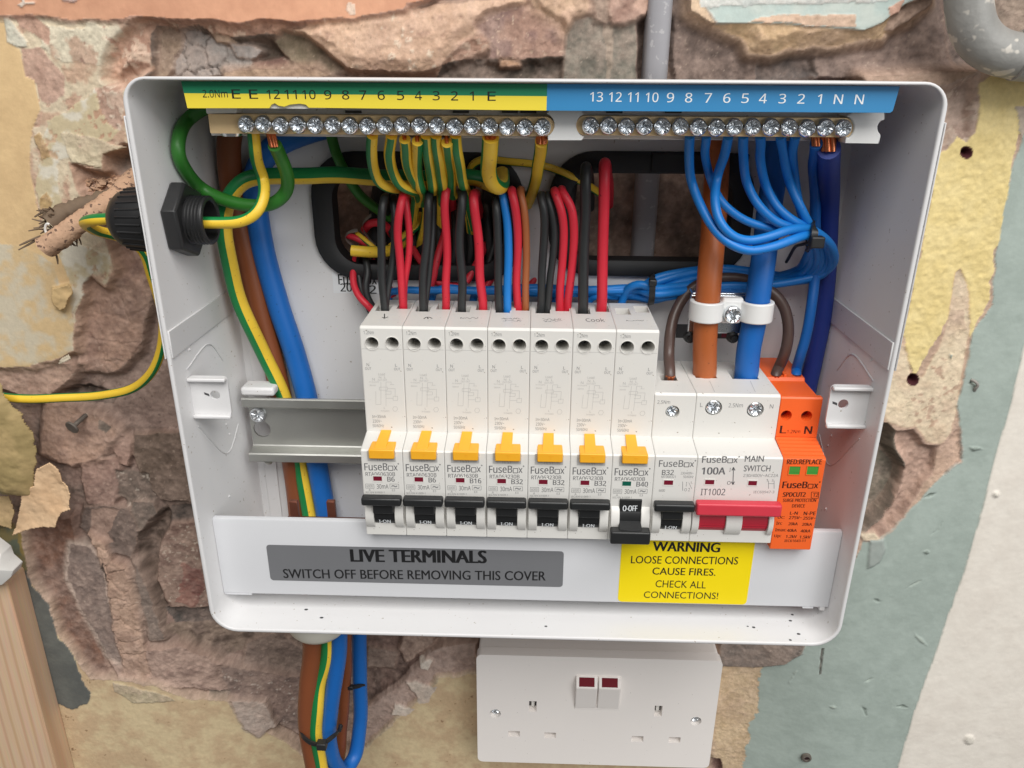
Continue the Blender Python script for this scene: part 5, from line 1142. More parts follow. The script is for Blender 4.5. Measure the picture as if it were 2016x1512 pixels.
# ================================================================ GLANDS AND CABLES
def gland():
    xw = -W/2
    t = thing('cable_gland', (xw, -50, -54), 'black ribbed cable gland through the left wall of the box', 'cable gland')
    c = np.array([xw, -50., -53.5])
    # hexagon nut inside, thread, dome outside
    ax = np.array([1., 0, 0])
    def hexa(r, x0, x1, ch):
        V, F = [], []
        for x, rr in ((x0, r-ch), (x0+ch, r), (x1-ch, r), (x1, r-ch)):
            for k in range(6):
                an = math.radians(60*k+22); V.append(c+np.array([x, -rr*math.cos(an), rr*math.sin(an)]))
        for i in range(3):
            for k in range(6): F.append((i*6+k, i*6+(k+1) % 6, (i+1)*6+(k+1) % 6, (i+1)*6+k))
        F.append(tuple(range(6)))
        return V, F
    V, F = hexa(15.2, 2.0, 8.4, .9)
    n = len(V); rim = [c+np.array([8.4, -9.9*math.cos(a), 9.9*math.sin(a)]) for a in np.linspace(0, 2*math.pi, 25)[:-1]]
    tri = tessellate_polygon([[Vector((v[1], v[2], 0)) for v in V[18:24]], [Vector((v[1], v[2], 0)) for v in rim]])
    V2 = V+rim; idx = list(range(18, 24))+list(range(n, n+24)); F += [tuple(idx[i] for i in q) for q in tri]
    build('lock_nut', V2, F, 'black_plastic', t, bevel=.3)
    prof = [(6, 9.7)]
    for k in range(6): prof += [(7.0+k*1.35, 9.7), (7.4+k*1.35, 9.1), (7.9+k*1.35, 9.1), (8.3+k*1.35, 9.7)]
    prof += [(15.6, 9.6), (15.9, 9.2), (15.9, 8.0), (15.4, 7.6), (4, 7.4), (4, 0.1)]
    build('thread', *lathe(prof, c, (1, 0, 0), 32, False, False), 'black_plastic', t, smooth=30)
    build('washer_face', *lathe([(-.1, 14), (-3, 14), (-3, 13)], c, (1, 0, 0), 28, False, False), 'black_plastic', t, smooth=40)
    pr = [(-3, 12.7), (-7, 12.8), (-16, 12.1), (-19.5, 10.9), (-22, 8.8), (-23.8, 6.2), (-24.4, 5.0), (-23, 3.6), (-16, 3.5)]
    d = build('dome_nut', *lathe(pr, c, (1, 0, 0), 40, False, True), 'black_plastic', t, smooth=40)
    for k in range(26):
        an = 2*math.pi*k/26; u = np.array([0, math.cos(an), math.sin(an)])
        build('rib', *tube([c+np.array([-7, 0, 0])+u*12.8, c+np.array([-12, 0, 0])+u*12.45, c+np.array([-17, 0, 0])+u*12.0], .45, 6, 3), 'black_plastic', d, smooth=60)
gland()
wg = thing('cable_gland', (-103, -42, -250), 'white cable gland under the floor of the box', 'cable gland')
build('body', *lathe([(0, 15.8), (8, 15.8), (8.2, 16.6), (14, 16.4), (19, 15.2), (22, 13), (23, 11.0), (22, 9.6), (10, 9.6)], (-103.2, -42, -HH-.2), (0, 0, -1), 40, False, False), 'ivory', wg, smooth=40)
build('ring', *lathe([(8, 16.2), (8.8, 16.9), (9.6, 16.2)], (-103.2, -42, -HH-.2), (0, 0, -1), 40, False, False), 'ivory', wg, smooth=60)

def lift_(q):   # the bars sit well forward of the back plate: wires reach up and forward to them
    return (q[0], q[1], q[2]+27.0*max(0.0, min(1.0, (352-q[1])/75.0)))
def inside(px, py, d, r):
    while d < 60 and P(px, py, d)[0] < -W/2+2.2+r: d += .5
    return P(px, py, d)
def pb(*pts): return [P(*lift_(q)) for q in pts]
# ---- supply tails on the left and below
cable('earth_cable', 'thick green and yellow earth cable rising up the left side behind the rail', 'cable',
      pp((680, 1900, 40), (652, 1640, 40), (634, 1512, 40), (622, 1440, 42), (630, 1350, 42), (645, 1272, 42))+[(-100, -40, -232)]+pp((612, 1030, 13), (597, 950, 9), (585, 880, 8), (563, 790, 9), (520, 700, 14), (478, 610, 20), (452, 520, 24), (441, 450, 25), (446, 400, 25), (478, 360, 24), (540, 347, 22), (620, 346, 20), (700, 346, 18), (780, 350, 16), (860, 350, 13), (930, 350, 11), (975, 366, 8)), 3.5, 'earth', 'supply tails', a0=-.75, twist=.2, wide=.8)
cable('brown_tail', 'thick brown tail rising behind the left end of the earth bar', 'cable',
      pp((670, 1900, 36), (640, 1640, 37), (618, 1500, 38), (606, 1420, 40), (608, 1350, 42), (616, 1280, 42))+[(-107, -42, -236)]+pp((590, 1040, 8), (582, 960, 6.5), (568, 860, 6.5), (545, 740, 7), (513, 620, 7), (486, 500, 7), (462, 400, 8), (452, 330, 9), (452, 270, 10), (470, 225, 11), (520, 205, 12)), 5.2, 'browntail_shaded', 'supply tails')
cable('blue_tail', 'thick blue tail rising up the left side of the back plate', 'cable',
      [(-86, -16, -232)]+pp((650, 1060, 12), (640, 1000, 9), (622, 900, 7), (605, 790, 7), (578, 690, 7), (548, 600, 7), (520, 500, 7), (505, 420, 7), (500, 370, 7), (508, 330, 7), (540, 290, 7), (600, 260, 8), (680, 240, 8)), 5.2, 'tailblue', 'supply tails')
cable('blue_tail', 'blue tail looping down below the box and back up behind it', 'cable',
      [(-93, -42, -240)]+pp((668, 1275, 42), (660, 1330, 42), (650, 1400, 40), (648, 1450, 38), (658, 1500, 33), (678, 1516, 26), (698, 1490, 18), (708, 1430, 12), (709, 1350, 10), (708, 1280, 8), (706, 1200, 6)), 4.2, 'tailblue', 'supply tails')
cable('brown_tail', 'second brown tail half hidden between the blue loop below the box', 'cable',
      pp((682, 1240, 12), (681, 1300, 14), (678, 1380, 16), (672, 1450, 16), (664, 1530, 16), (668, 1700, 16), (680, 1900, 16)), 3.2, 'browntail_shaded', 'supply tails')
# cable ties under the box
def tie(label, pts, wd, head=None, th=1.1, tail=None):
    V, F = [], []
    c = spline(pts, 1.2); T = np.gradient(c, axis=0)
    for i in range(len(c)):
        tt = T[i]/np.linalg.norm(T[i]); s = np.cross(tt, np.array([0, -1., 0])); s /= np.linalg.norm(s)+1e-9; n = np.cross(s, tt)
        for a, b in ((-1, -1), (1, -1), (1, 1), (-1, 1)): V.append(c[i]+s*a*wd/2+n*b*th/2)
    for i in range(len(c)-1):
        for k in range(4): F.append((i*4+k, i*4+(k+1) % 4, i*4+4+(k+1) % 4, i*4+4+k))
    F += [(0, 1, 2, 3), tuple(range(len(V)-4, len(V)))]
    o = build('cable_tie', V, F, 'black_plastic', None, loc=pts[0], smooth=35); tag(o, label, 'cable tie')
    if head is not None:
        h, sz = head; v, f = boxv(h[0]-sz, h[0]+sz, -h[1]-sz*.8, -h[1]+sz*.9, h[2]-sz*.85, h[2]+sz*.85); build('tie_head', v, f, 'black_plastic', o, bevel=.6, seg=3)
    if tail: build('tie_tail', *tube(tail, .7, 6), 'black_plastic', o, smooth=60)
    return o
tie('black cable tie slung round the brown, earth and blue cables below the box', pp((590, 1434, 40), (594, 1447, 45), (607, 1460, 48.5), (622, 1466, 49), (640, 1462, 49), (655, 1450, 47), (668, 1440, 43), (671, 1428, 38)), 2.2, (P(634, 1466, 50), 2.6), tail=pp((669, 1440, 43), (671, 1432, 43), (671, 1426, 42)))
tie('black cable tie high on the blue loop below the box', pp((672, 1352, 12), (684, 1353, 15), (698, 1352, 16), (712, 1350, 14.5), (718, 1348, 9)), 2.2, (P(690, 1353, 16), 1.6))
# ---- earth wires on the left
eb = 54.0
cable('earth_wire', 'striped wire from the left end of the earth bar through the black gland', 'cable',
      [P(499, 262, eb)]+pb((501, 285, 30), (508, 320, 36), (518, 350, 41), (521, 385, 46), (508, 418, 50), (480, 434, 51), (440, 438, 51), (395, 438, 51), (330, 436, 50), (260, 434, 50), (210, 433, 50), (180, 434, 48), (168, 441, 38), (188, 452, 22), (225, 462, 12), (262, 478, 6), (284, 500, 2), (297, 540, -1), (312, 590, -3), (322, 640, -4), (318, 690, -5), (298, 735, -6), (260, 765, -8), (210, 777, -8), (140, 782, -7), (80, 785, -6), (20, 783, -5), (-40, 778, -4), (-200, 772, -6), (-500, 780, -10)), 2.35, 'earth', 'earth wires', a0=.85, twist=-1.7, wide=.85)
cable('green_wire', 'plain green wire looping from the earth bar past the left wall', 'cable',
      [P(541, 286, eb+1)]+pp((551, 305, 50), (566, 345, 43), (562, 380, 38), (538, 402, 38), (500, 405, 38), (455, 395, 36))+[inside(x, y, 33, 3.0) for x, y in ((400, 371), (368, 338), (350, 300), (352, 265), (370, 235), (402, 212), (440, 200))], 2.7, 'green', 'earth wires',
      ends=[(P(540, 290, eb+1), P(532, 258, eb), 1.8)])
cable('green_wire', 'plain green wire running down into the left cut-out', 'cable', pp((648, 250, 14), (662, 300, 10), (682, 345, 6), (705, 382, 2), (745, 412, -4), (790, 450, -16)), 2.3, 'green', 'earth wires')
cpc = [((733, 266), [(732, 300, 31), (736, 335, 33), (748, 360, 33), (768, 369, 30), (790, 370, 22), (820, 385, 8)], .55, -.35),
       ((771, 266), [(769, 305, 32), (773, 340, 34), (786, 364, 34), (806, 372, 30), (826, 378, 18), (832, 400, 6)], -.15, 0),
       ((797, 274), [(802, 310, 33), (810, 345, 35), (817, 362, 33), (822, 372, 24), (826, 395, 8)], 0, 0),
       ((822, 278), [(821, 310, 33), (824, 345, 34), (828, 366, 32), (830, 376, 22), (826, 400, 6)], -1.0, 0),
       ((839, 266), [(843, 305, 32), (849, 345, 34), (852, 365, 32), (852, 374, 22), (850, 400, 4)], .3, 0),
       ((858, 266), [(862, 305, 33), (868, 345, 35), (871, 362, 33), (869, 374, 22), (872, 400, 4)], .45, 0),
       ((880, 281), [(884, 315, 32), (888, 350, 31), (890, 370, 26), (892, 385, 10)], 0, 0),
       ((897, 266), [(901, 305, 34), (908, 345, 36), (912, 362, 34), (914, 372, 22), (925, 410, 6), (934, 450, -2)], .1, 0)]
names8 = ['first', 'second', 'third', 'fourth', 'fifth', 'sixth', 'seventh', 'eighth']
for i, (s, rest, a0, tw) in enumerate(cpc):
    e = [(P(s[0], s[1]+2, 57), P(s[0]-2, 258, 55), .8)]
    cable('earth_wire', '%s from the left of the eight short earth wires hanging bent from the earth bar' % names8[i], 'cable', [P(s[0], s[1], 57)]+pb(*rest), 2.15, 'earth', 'short earth wires under the bar', a0=a0, twist=tw, wide=.56, ends=e)
cable('earth_wire', 'broad earth wire bent in a U under the earth bar, mostly yellow', 'cable', [P(966, 270, 57)]+pb((964, 300, 33), (963, 335, 36), (970, 362, 36), (981, 372, 32), (988, 362, 22), (988, 340, 10)), 3.2, 'earth', 'earth wires', a0=1.45, wide=.6, ends=[(P(965, 275, 57), P(964, 256, 55), 2.3)])
cable('earth_wire', 'straight earth wire falling from the last screw of the earth bar', 'cable', [P(1066, 278, 56)]+pb((1062, 310, 27), (1055, 350, 22), (1045, 385, 10), (1035, 410, -4)), 2.5, 'earth', 'earth wires', a0=1.7, wide=.6, ends=[(P(1066, 284, 56), P(1067, 258, 55), 2.1)])
cable('earth_wire', 'thin earth wire running sideways behind the earth bar to the right cut-out', 'cable', pp((925, 372, -6), (922, 345, 4), (932, 322, 8), (955, 313, 9), (1000, 316, 9), (1050, 322, 9), (1095, 335, 7), (1140, 355, 2), (1180, 380, -10)), 1.7, 'earth', 'earth wires', a0=.8, wide=.6)
for i, pts in enumerate(([(822, 372, 16), (815, 410, 4), (812, 450, -6), (800, 480, -14)], [(838, 372, 14), (838, 420, 0), (828, 470, -8), (812, 500, -14)], [(866, 380, 8), (868, 430, -4), (872, 480, -14)], [(918, 378, 12), (922, 420, 2), (930, 470, -8), (936, 500, -14)])):
    cable('earth_wire', 'earth wire tail dropping into the dark left cut-out, %s from the left' % names8[i], 'cable', pp(*pts), 1.9, 'earth', 'earth tails in the cut-out', a0=.4+i, wide=.6)
# ---- wires of the breakers
def hole_pt(px, py): return list(Pz(px, py, ZT-5))
def drop(px, py): q = Pz(px, py, ZT); return [(q[0], q[1], ZT-6), (q[0], q[1], ZT+1)]
def bw(label, m, foot, mid, top, r, extra=((0, 6),), dtop=30):
    """from the wire hole up and back over into the cut-out"""
    q = Pz(foot[0], foot[1], ZT); d0 = -q[1]
    pts = [(q[0], q[1], ZT-6), (q[0], q[1], ZT+1)]
    n = len(mid)
    for i, (x, y) in enumerate(mid): pts.append(P(x, y, d0+(dtop-d0)*(i+1)/n))
    x, y = top
    pts += [P(x, y+2, dtop-2), P(x+1, y-1, dtop-8), P(x+3, y+2, dtop-17), P(x+6, y+16, dtop-30), P(x+8, y+40, -10), P(x+8, y+80, -20)]
    cable('wire', label, 'cable', pts, r, m, 'red and black wires of the breakers')
nb = ['first', 'second', 'third', 'fourth', 'fifth', 'sixth']
bw('black wire in the first breaker, standing straight in front', 'black', (757, 609), [(753, 560), (752, 500), (751, 440), (752, 410)], (755, 392), 1.75, dtop=30)
bw('black wire in the first breaker, bowing away to the right', 'black', (759, 608), [(764, 565), (773, 510), (777, 450), (776, 410)], (774, 388), 1.5, dtop=22)
bw('red wire in the first breaker, the nearer of the two', 'red', (793, 604), [(791, 560), (787, 500), (784, 460), (788, 415)], (794, 386), 1.75, dtop=32)
bw('red wire in the first breaker, the farther one behind its twin', 'red', (795, 604), [(797, 560), (805, 505), (808, 450), (803, 410)], (798, 384), 1.5, dtop=25)
bw('black wire in the second breaker, the nearer one', 'black', (833, 610), [(835, 560), (838, 500), (840, 440), (843, 405)], (845, 384), 1.75, dtop=30)
bw('black wire in the second breaker, the farther one', 'black', (836, 609), [(843, 560), (850, 500), (852, 440), (852, 405)], (851, 384), 1.5, dtop=22)
bw('single red wire in the second breaker', 'red', (877, 604), [(876, 560), (880, 500), (880, 440), (879, 395)], (882, 366), 1.8, dtop=30)
bw('single black wire in the third breaker', 'black', (910, 610), [(909, 560), (906, 500), (905, 440), (907, 405)], (909, 380), 1.9, dtop=30)
bw('single red wire in the third breaker', 'red', (950, 605), [(947, 560), (943, 500), (939, 440), (936, 405)], (934, 380), 2.0, dtop=30)
bw('black wire in the fourth breaker beside the blue one', 'black', (984, 610), [(983, 560), (981, 500), (977, 440), (975, 410)], (974, 392), 1.8, dtop=28)
bw('light blue wire in the fourth breaker', 'blue', (999, 610), [(999, 560), (1000, 500), (998, 440), (994, 405)], (991, 380), 1.8, dtop=28)
bw('red wire in the fourth breaker', 'red', (1020, 605), [(1019, 560), (1020, 500), (1018, 440), (1012, 400)], (1006, 375), 1.8, dtop=30)
bw('brown wire in the fourth breaker', 'brownsmall', (1034, 605), [(1034, 560), (1037, 500), (1037, 440), (1032, 400)], (1025, 374), 1.6, dtop=28)
bw('black wire in the fifth breaker, left of its pair', 'black', (1064, 609), [(1067, 560), (1071, 500), (1072, 440), (1070, 410)], (1064, 386), 1.8, dtop=30)
bw('black wire in the fifth breaker, right of its pair', 'black', (1077, 609), [(1082, 560), (1088, 500), (1090, 440), (1086, 410)], (1080, 384), 1.6, dtop=28)
bw('red wire in the fifth breaker, left of its pair', 'red', (1103, 605), [(1103, 560), (1107, 500), (1109, 445), (1104, 410)], (1093, 378), 1.8, dtop=30)
bw('red wire in the fifth breaker, right of its pair', 'red', (1117, 605), [(1122, 560), (1128, 500), (1130, 450), (1124, 405)], (1106, 374), 1.8, dtop=30)
bw('thick black wire in the sixth breaker', 'black', (1148, 611), [(1149, 560), (1150, 480), (1152, 410), (1152, 360)], (1153, 330), 2.3, dtop=30)
bw('thick red wire in the sixth breaker', 'red', (1184, 606), [(1185, 560), (1187, 480), (1189, 410), (1190, 350)], (1190, 324), 2.35, dtop=30)
# ---- loose ends behind, deep in the cut-out
bk = 'loose ends in the left cut-out'
cable('wire', 'red wire curving out low at the left of the first breaker', 'cable', pp((722, 470, -14), (704, 500, -4), (696, 535, 4), (697, 560, 8), (708, 585, 12), (728, 606, 14), (745, 625, 12)), 1.6, 'red', bk)
cable('wire', 'black wire curving beside the low red one at the left', 'cable', pp((722, 480, -12), (717, 510, 2), (722, 540, 6), (718, 560, 8), (724, 590, 10), (742, 615, 10)), 1.7, 'black', bk)
cable('wire', 'second black wire curving behind the low red one', 'cable', pp((712, 490, -10), (706, 515, 0), (708, 545, 4), (714, 580, 7), (730, 615, 7)), 1.5, 'black', bk)
cable('earth_wire', 'stubby yellow earth wire lying across the left cut-out', 'cable', pp((692, 493, 8), (710, 495, 8), (745, 497, 4), (775, 490, -4), (800, 470, -10)), 2.6, 'earth', bk, a0=1.57, wide=.25)
cable('wire', 'red wire inside the torn grey sheath at the left', 'cable', pp((684, 464, -4), (700, 468, -2), (720, 480, -2), (742, 496, -6), (760, 520, -12)), 1.5, 'red', bk)
cable('earth_wire', 'earth wire leaving the torn grey sheath', 'cable', pp((702, 460, -4), (718, 472, -1), (738, 490, 0), (760, 500, -6)), 1.2, 'earth', bk, a0=.8)
cable('wire', 'red wire arching in the left cut-out behind the first black wire', 'cable', pp((718, 452, -8), (728, 440, -4), (746, 437, -3), (762, 446, -5), (772, 462, -10)), 1.9, 'red', bk)
cable('earth_wire', 'earth wire slanting up behind the first red wire', 'cable', pp((756, 500, -2), (775, 482, -3), (800, 462, -4), (826, 440, -6), (832, 420, -8)), 1.8, 'earth', bk, a0=1.0)
cable('wire', 'red wire slanting down behind the black wires of the second breaker', 'cable', pp((812, 488, -4), (826, 512, 0), (840, 530, 2), (868, 560, 2)), 1.6, 'red', bk)
cable('wire', 'red wire slanting up between the second black and second red wires', 'cable', pp((846, 572, 6), (858, 530, 4), (868, 490, 0), (878, 450, -6)), 1.7, 'red', bk)
cable('wire', 'red wire slanting up in front of the third red wire foot', 'cable', pp((918, 556, 6), (932, 530, 3), (945, 505, 0), (958, 480, -6)), 1.7, 'red', bk)
cable('wire', 'red wire low behind the first breaker', 'cable', pp((735, 515, -8), (748, 530, -2), (762, 556, 3), (775, 585, 5)), 1.6, 'red', bk)
cable('wire', 'black wire slanting behind the third red wire', 'cable', pp((950, 560, 2), (962, 520, 0), (975, 480, -4), (985, 440, -10)), 1.7, 'black', bk)
cable('wire', 'dark red wire low between the fourth and fifth breakers', 'cable', pp((1042, 566, 2), (1056, 545, 0), (1064, 520, -6)), 1.6, 'red', bk)
cable('wire', 'red wire low behind the fourth breaker', 'cable', pp((952, 572, 5), (966, 552, 2), (978, 530, -2), (984, 500, -8)), 1.6, 'red', bk)
cable('wire', 'red wire low between the second and third breakers', 'cable', pp((850, 552, 2), (868, 558, 3), (885, 562, 2), (915, 560, 0)), 1.5, 'red', bk)
for i, (x, y, xx, yy) in enumerate(((762, 440, 780, 500), (815, 470, 800, 530), (860, 430, 862, 530), (895, 430, 890, 530), (958, 420, 962, 530), (925, 440, 921, 540), (1055, 430, 1050, 540), (1098, 440, 1096, 540))):
    cable('wire', 'black wire hanging deep in the cut-out, %s from the left' % names8[i], 'cable', pp((x, y-30, -18), (x, y, -8), ((x+xx)/2+4, (y+yy)/2, -4), (xx, yy, -4), (xx+3, yy+40, -8)), 1.7, 'black', bk)
for i, (x, y, r_) in enumerate(((742, 400, 3.2), (775, 405, 3.0), (832, 420, 3.4), (874, 400, 3.0), (918, 410, 3.2), (962, 400, 3.4), (1000, 410, 3.2), (1120, 400, 3.0))):
    cable('cable', 'thick black sheathed cable in the shade behind the breaker wires, %s from the left' % names8[i], 'cable', pp((x+6, y-45, -20), (x, y, -14), (x-3, y+60, -12), (x+4, y+110, -12), (x+2, y+150, -16)), r_, 'rubber', 'sheathed cables behind the cut-outs')
def sheath(label, pts, wd):
    V, F = [], []; c = spline([P(*q) for q in pts], 1.5)
    for i, p in enumerate(c):
        ww = wd*(1+.25*math.sin(i*1.9)+.15*math.sin(i*.7+1))
        for t in (-1, 1):
            for k in (0, 1): V.append(p+np.array([0.2*t*ww, -t*ww-(.35 if k else 0), .35*k-.3*t]))
    for i in range(len(c)-1):
        a, b = i*4, i*4+4
        F += [(a, a+2, b+2, b), (a+1, b+1, b+3, a+3), (a, b, b+1, a+1), (a+2, a+3, b+3, b+2)]
    F += [(0, 1, 3, 2), tuple(len(V)-4+i for i in (0, 2, 3, 1))]
    o = build('cable_sheath', V, F, 'sheath', None, loc=V[0], smooth=50); tag(o, label, 'cable sheath')
sheath('torn grey cable sheath curling round a red wire, lower of two', [(704, 454, -3), (690, 455, -3), (680, 463, -3), (678, 470, -2), (688, 480, -1), (702, 488, -1)], 1.6)
sheath('torn grey cable sheath with ragged edge, upper of two', [(731, 424, -4), (718, 432, -4), (713, 442, -4), (714, 454, -3), (724, 465, -3), (728, 474, -2), (740, 484, -2)], 1.6)

# ---- tails of the main switch and their clamp
zm = ZT2
q = Pz(1387, 737, zm); dm = -q[1]
cable('brown_tail', 'thick brown tail dropping through the white clamp into the main switch', 'cable', [(q[0], q[1], zm-6), (q[0], q[1], zm+2)]+pp((1388, 690, dm+1), (1390, 620, dm+2), (1396, 550, dm+1), (1403, 470, dm-4), (1408, 400, dm-10), (1411, 340, dm-17), (1412, 290, 12), (1410, 250, 10), (1400, 215, 10)), 5.25, 'brown', 'supply tails')
q = Pz(1469, 737, zm); dm2 = -q[1]
cable('blue_tail', 'thick blue tail dropping through the white clamp into the main switch', 'cable', [(q[0], q[1], zm-6), (q[0], q[1], zm+2)]+pp((1474, 690, dm2+1), (1488, 620, dm2+2), (1498, 550, dm2+1), (1507, 470, dm2-4), (1516, 400, dm2-10), (1525, 340, dm2-17), (1530, 290, 12), (1534, 250, 10), (1540, 215, 10)), 5.25, 'tailblue', 'supply tails')
def clamp():
    dcl = dm+2; c = P(1440, 618, dcl+3)
    t = thing('cable_clamp', c, 'white nylon clamp with one screw holding the two thick tails', 'cable clamp')
    zt, zb = P(1390, 598, dcl+6)[2], P(1390, 637, dcl+6)[2]
    x1 = P(1390, 618, dcl)[0]; x2 = P(1487, 618, dcl)[0]
    zo = -.6
    V, F = [], []
    for xc, side in ((x1, 'saddle'), (x2, 'saddle')):
        pts = []
        for rr in (5.4, 7.4):
            arc = [(xc+rr*math.cos(a), dcl+rr*math.sin(a)) for a in np.linspace(math.radians(-25), math.radians(205), 18)]
            pts.append(arc if rr > 6 else arc[::-1])
        L = pts[1]+pts[0]; n = len(L)
        V = [(x, -d, zb) for x, d in L]+[(x, -d, zt) for x, d in L]
        F = [(i, (i+1) % n, n+(i+1) % n, n+i) for i in range(n)]+[tuple(range(n)), tuple(range(n, 2*n))]
        build('saddle', V, F, 'nylon', t, bevel=.5)
    xm = (x1+x2)/2; q = P(1441, 618, dcl+3)
    box('web', x1+6.2, x2-6.2, dcl-1.5, dcl+2.0, zb+1.0, zt+1.5, 'nylon', t, .8)
    box('web', q[0]-4.6, q[0]+4.6, dcl-4, dcl+2.6, zb-1.2, zt+1.2, 'nylon', t, 1.6, seg=3)
    build('screw', *screw_vf((q[0], -(dcl+2.5), q[2]), 3.9, 3.0, .9), 'chrome', t, smooth=32)
    a, b, cc = P(1356, 640, dcl-8), P(1478, 575, dcl-8), 0
    br = box('bracket', P(1354, 640, dcl-9)[0], P(1512, 600, dcl-9)[0], dcl-9.2, dcl-8, P(1400, 655, dcl-9)[2], P(1400, 580, dcl-9)[2], 'chrome', t, .4)
    box('bracket_flange', P(1357, 640, dcl-9)[0], P(1480, 600, dcl-9)[0], 1.5, dcl-8.6, P(1400, 584, dcl-9)[2], P(1400, 576, dcl-9)[2], 'chrome', br, .4)
    for px in (1348, 1430):
        w_ = P(px, 645, 12); build('wing_nut', *lathe([(0, 2.8), (2.0, 2.5), (2.4, 1.6), (4, 1.4)], (w_[0], -dcl+9, w_[2]-.5), (0, -1, 0), 14), 'black_plastic', t, smooth=40)
clamp()
# ---- dark brown link from the plain breaker over to the surge protector
a = Pz(1319, 743, zm); b = Pz(1526, 745, -125.8)
cable('brown_link', 'dark brown wire arching from the plain breaker behind the tails to the surge protector', 'cable', [(a[0], a[1], zm-4), (a[0], a[1], zm+1)]+pp((1317, 700, 26), (1320, 650, 22), (1334, 605, 17), (1362, 568, 14), (1400, 550, 13), (1440, 545, 13), (1480, 552, 14), (1518, 574, 18), (1544, 605, 21), (1553, 650, 24), (1546, 695, 25), (1533, 725, 22))+[(b[0], b[1], -124.5), (b[0], b[1], -128)], 2.45, 'darkbrown', None, ends=[((a[0], a[1]-.6, zm+1.2), (a[0], a[1]-.6, zm-1.6), 2.1), ((b[0], b[1]-.5, -124.2), (b[0], b[1]-.5, -126.6), 2.0)])
b = Pz(1567, 744, -125.8)
cable('blue_link', 'blue wire curving down from the neutral bar into the surge protector', 'cable', [P(1607, 282, 55)]+pb((1605, 330, 24), (1604, 400, 20), (1604, 470, 17), (1604, 540, 17), (1599, 600, 20), (1588, 655, 22), (1576, 700, 22), (1569, 728, 19))+[(b[0], b[1], -124.5), (b[0], b[1], -128)], 2.3, 'tailblue', None, ends=[(P(1607, 288, 55), P(1605, 260, 54), 1.7), ((b[0], b[1]-.5, -124.2), (b[0], b[1]-.5, -126.6), 2.0)])
cable('navy_cable', 'thick dark blue cable falling from the neutral bar behind the orange device', 'cable', [P(1632, 292, 55)]+pb((1632, 330, 30), (1632, 400, 18), (1630, 480, 13), (1626, 560, 10), (1616, 640, 9), (1602, 710, 9), (1588, 770, 9), (1574, 850, 9)), 4.2, 'navy', None, ends=[(P(1632, 298, 55), P(1630, 258, 54), 2.8)])
# ---- seven blue neutral leads
starts = [((1358, 266), [(1357, 310, 30), (1363, 360, 36), (1382, 415, 42), (1408, 456, 47), (1440, 482, 50), (1475, 494, 51), (1515, 487, 50), (1555, 472, 47), (1590, 463, 42)]),
          ((1391, 266), [(1391, 315, 28), (1399, 358, 32), (1414, 390, 36), (1440, 416, 38), (1470, 434, 38), (1510, 446, 38), (1555, 454, 37), (1590, 458, 35)]),
          ((1434, 268), [(1427, 305, 30), (1411, 350, 38), (1406, 395, 44), (1416, 435, 48), (1440, 462, 50), (1475, 474, 50), (1515, 466, 49), (1555, 452, 46), (1590, 450, 41)]),
          ((1464, 266), [(1463, 315, 30), (1472, 365, 35), (1492, 405, 39), (1522, 434, 41), (1556, 447, 40), (1592, 456, 37)]),
          ((1496, 266), [(1498, 320, 30), (1510, 370, 35), (1535, 410, 38), (1566, 436, 39), (1592, 452, 36)]),
          ((1537, 266), [(1543, 315, 30), (1557, 362, 35), (1573, 402, 38), (1586, 432, 38), (1598, 456, 35)]),
          ((1567, 266), [(1562, 305, 28), (1563, 350, 30), (1572, 400, 31), (1586, 440, 32), (1600, 460, 32)])]
# bundle right of the tie, back towards the breakers
loops = [[(1618, 472, 36), (1634, 495, 30), (1634, 524, 22), (1612, 545, 16)], [(1612, 470, 34), (1628, 490, 30), (1626, 520, 22), (1598, 548, 15)], [(1620, 466, 37), (1640, 492, 31), (1640, 522, 23), (1616, 542, 18)],
         [(1606, 474, 32), (1618, 500, 27), (1612, 526, 20), (1585, 545, 14)], [(1602, 476, 32), (1610, 505, 26), (1598, 530, 18), (1572, 545, 13)], [(1600, 478, 30), (1596, 510, 24), (1580, 534, 17), (1552, 545, 12)], [(1598, 482, 30), (1585, 512, 22), (1570, 530, 14), (1535, 542, 10)]]
mids = [[(1500, 556, 14), (1420, 552, 12), (1360, 560, 12)], [(1500, 548, 11), (1420, 544, 9), (1360, 548, 10)], [(1500, 562, 17), (1420, 562, 15), (1360, 572, 15)], [(1490, 541, 9), (1420, 536, 8), (1360, 538, 9)], [(1480, 536, 8), (1420, 530, 8), (1360, 532, 8)], [(1470, 560, 9), (1420, 570, 9), (1350, 580, 12)], [(1470, 550, 7), (1420, 556, 7), (1360, 566, 8)]]
tiep = [(1283, 568, 17), (1283, 574, 13), (1283, 579, 18), (1283, 558, 11), (1283, 550, 10), (1283, 586, 14), (1283, 590, 10)]
ends_ = [(1226, 592), (768, 580), (852, 582), (934, 583), (1010, 586), (1095, 588), (1160, 590)]
order = [('breaker marked B40', 0)]
rear = ['seventh', 'first', 'second', 'third', 'fourth', 'fifth', 'sixth']
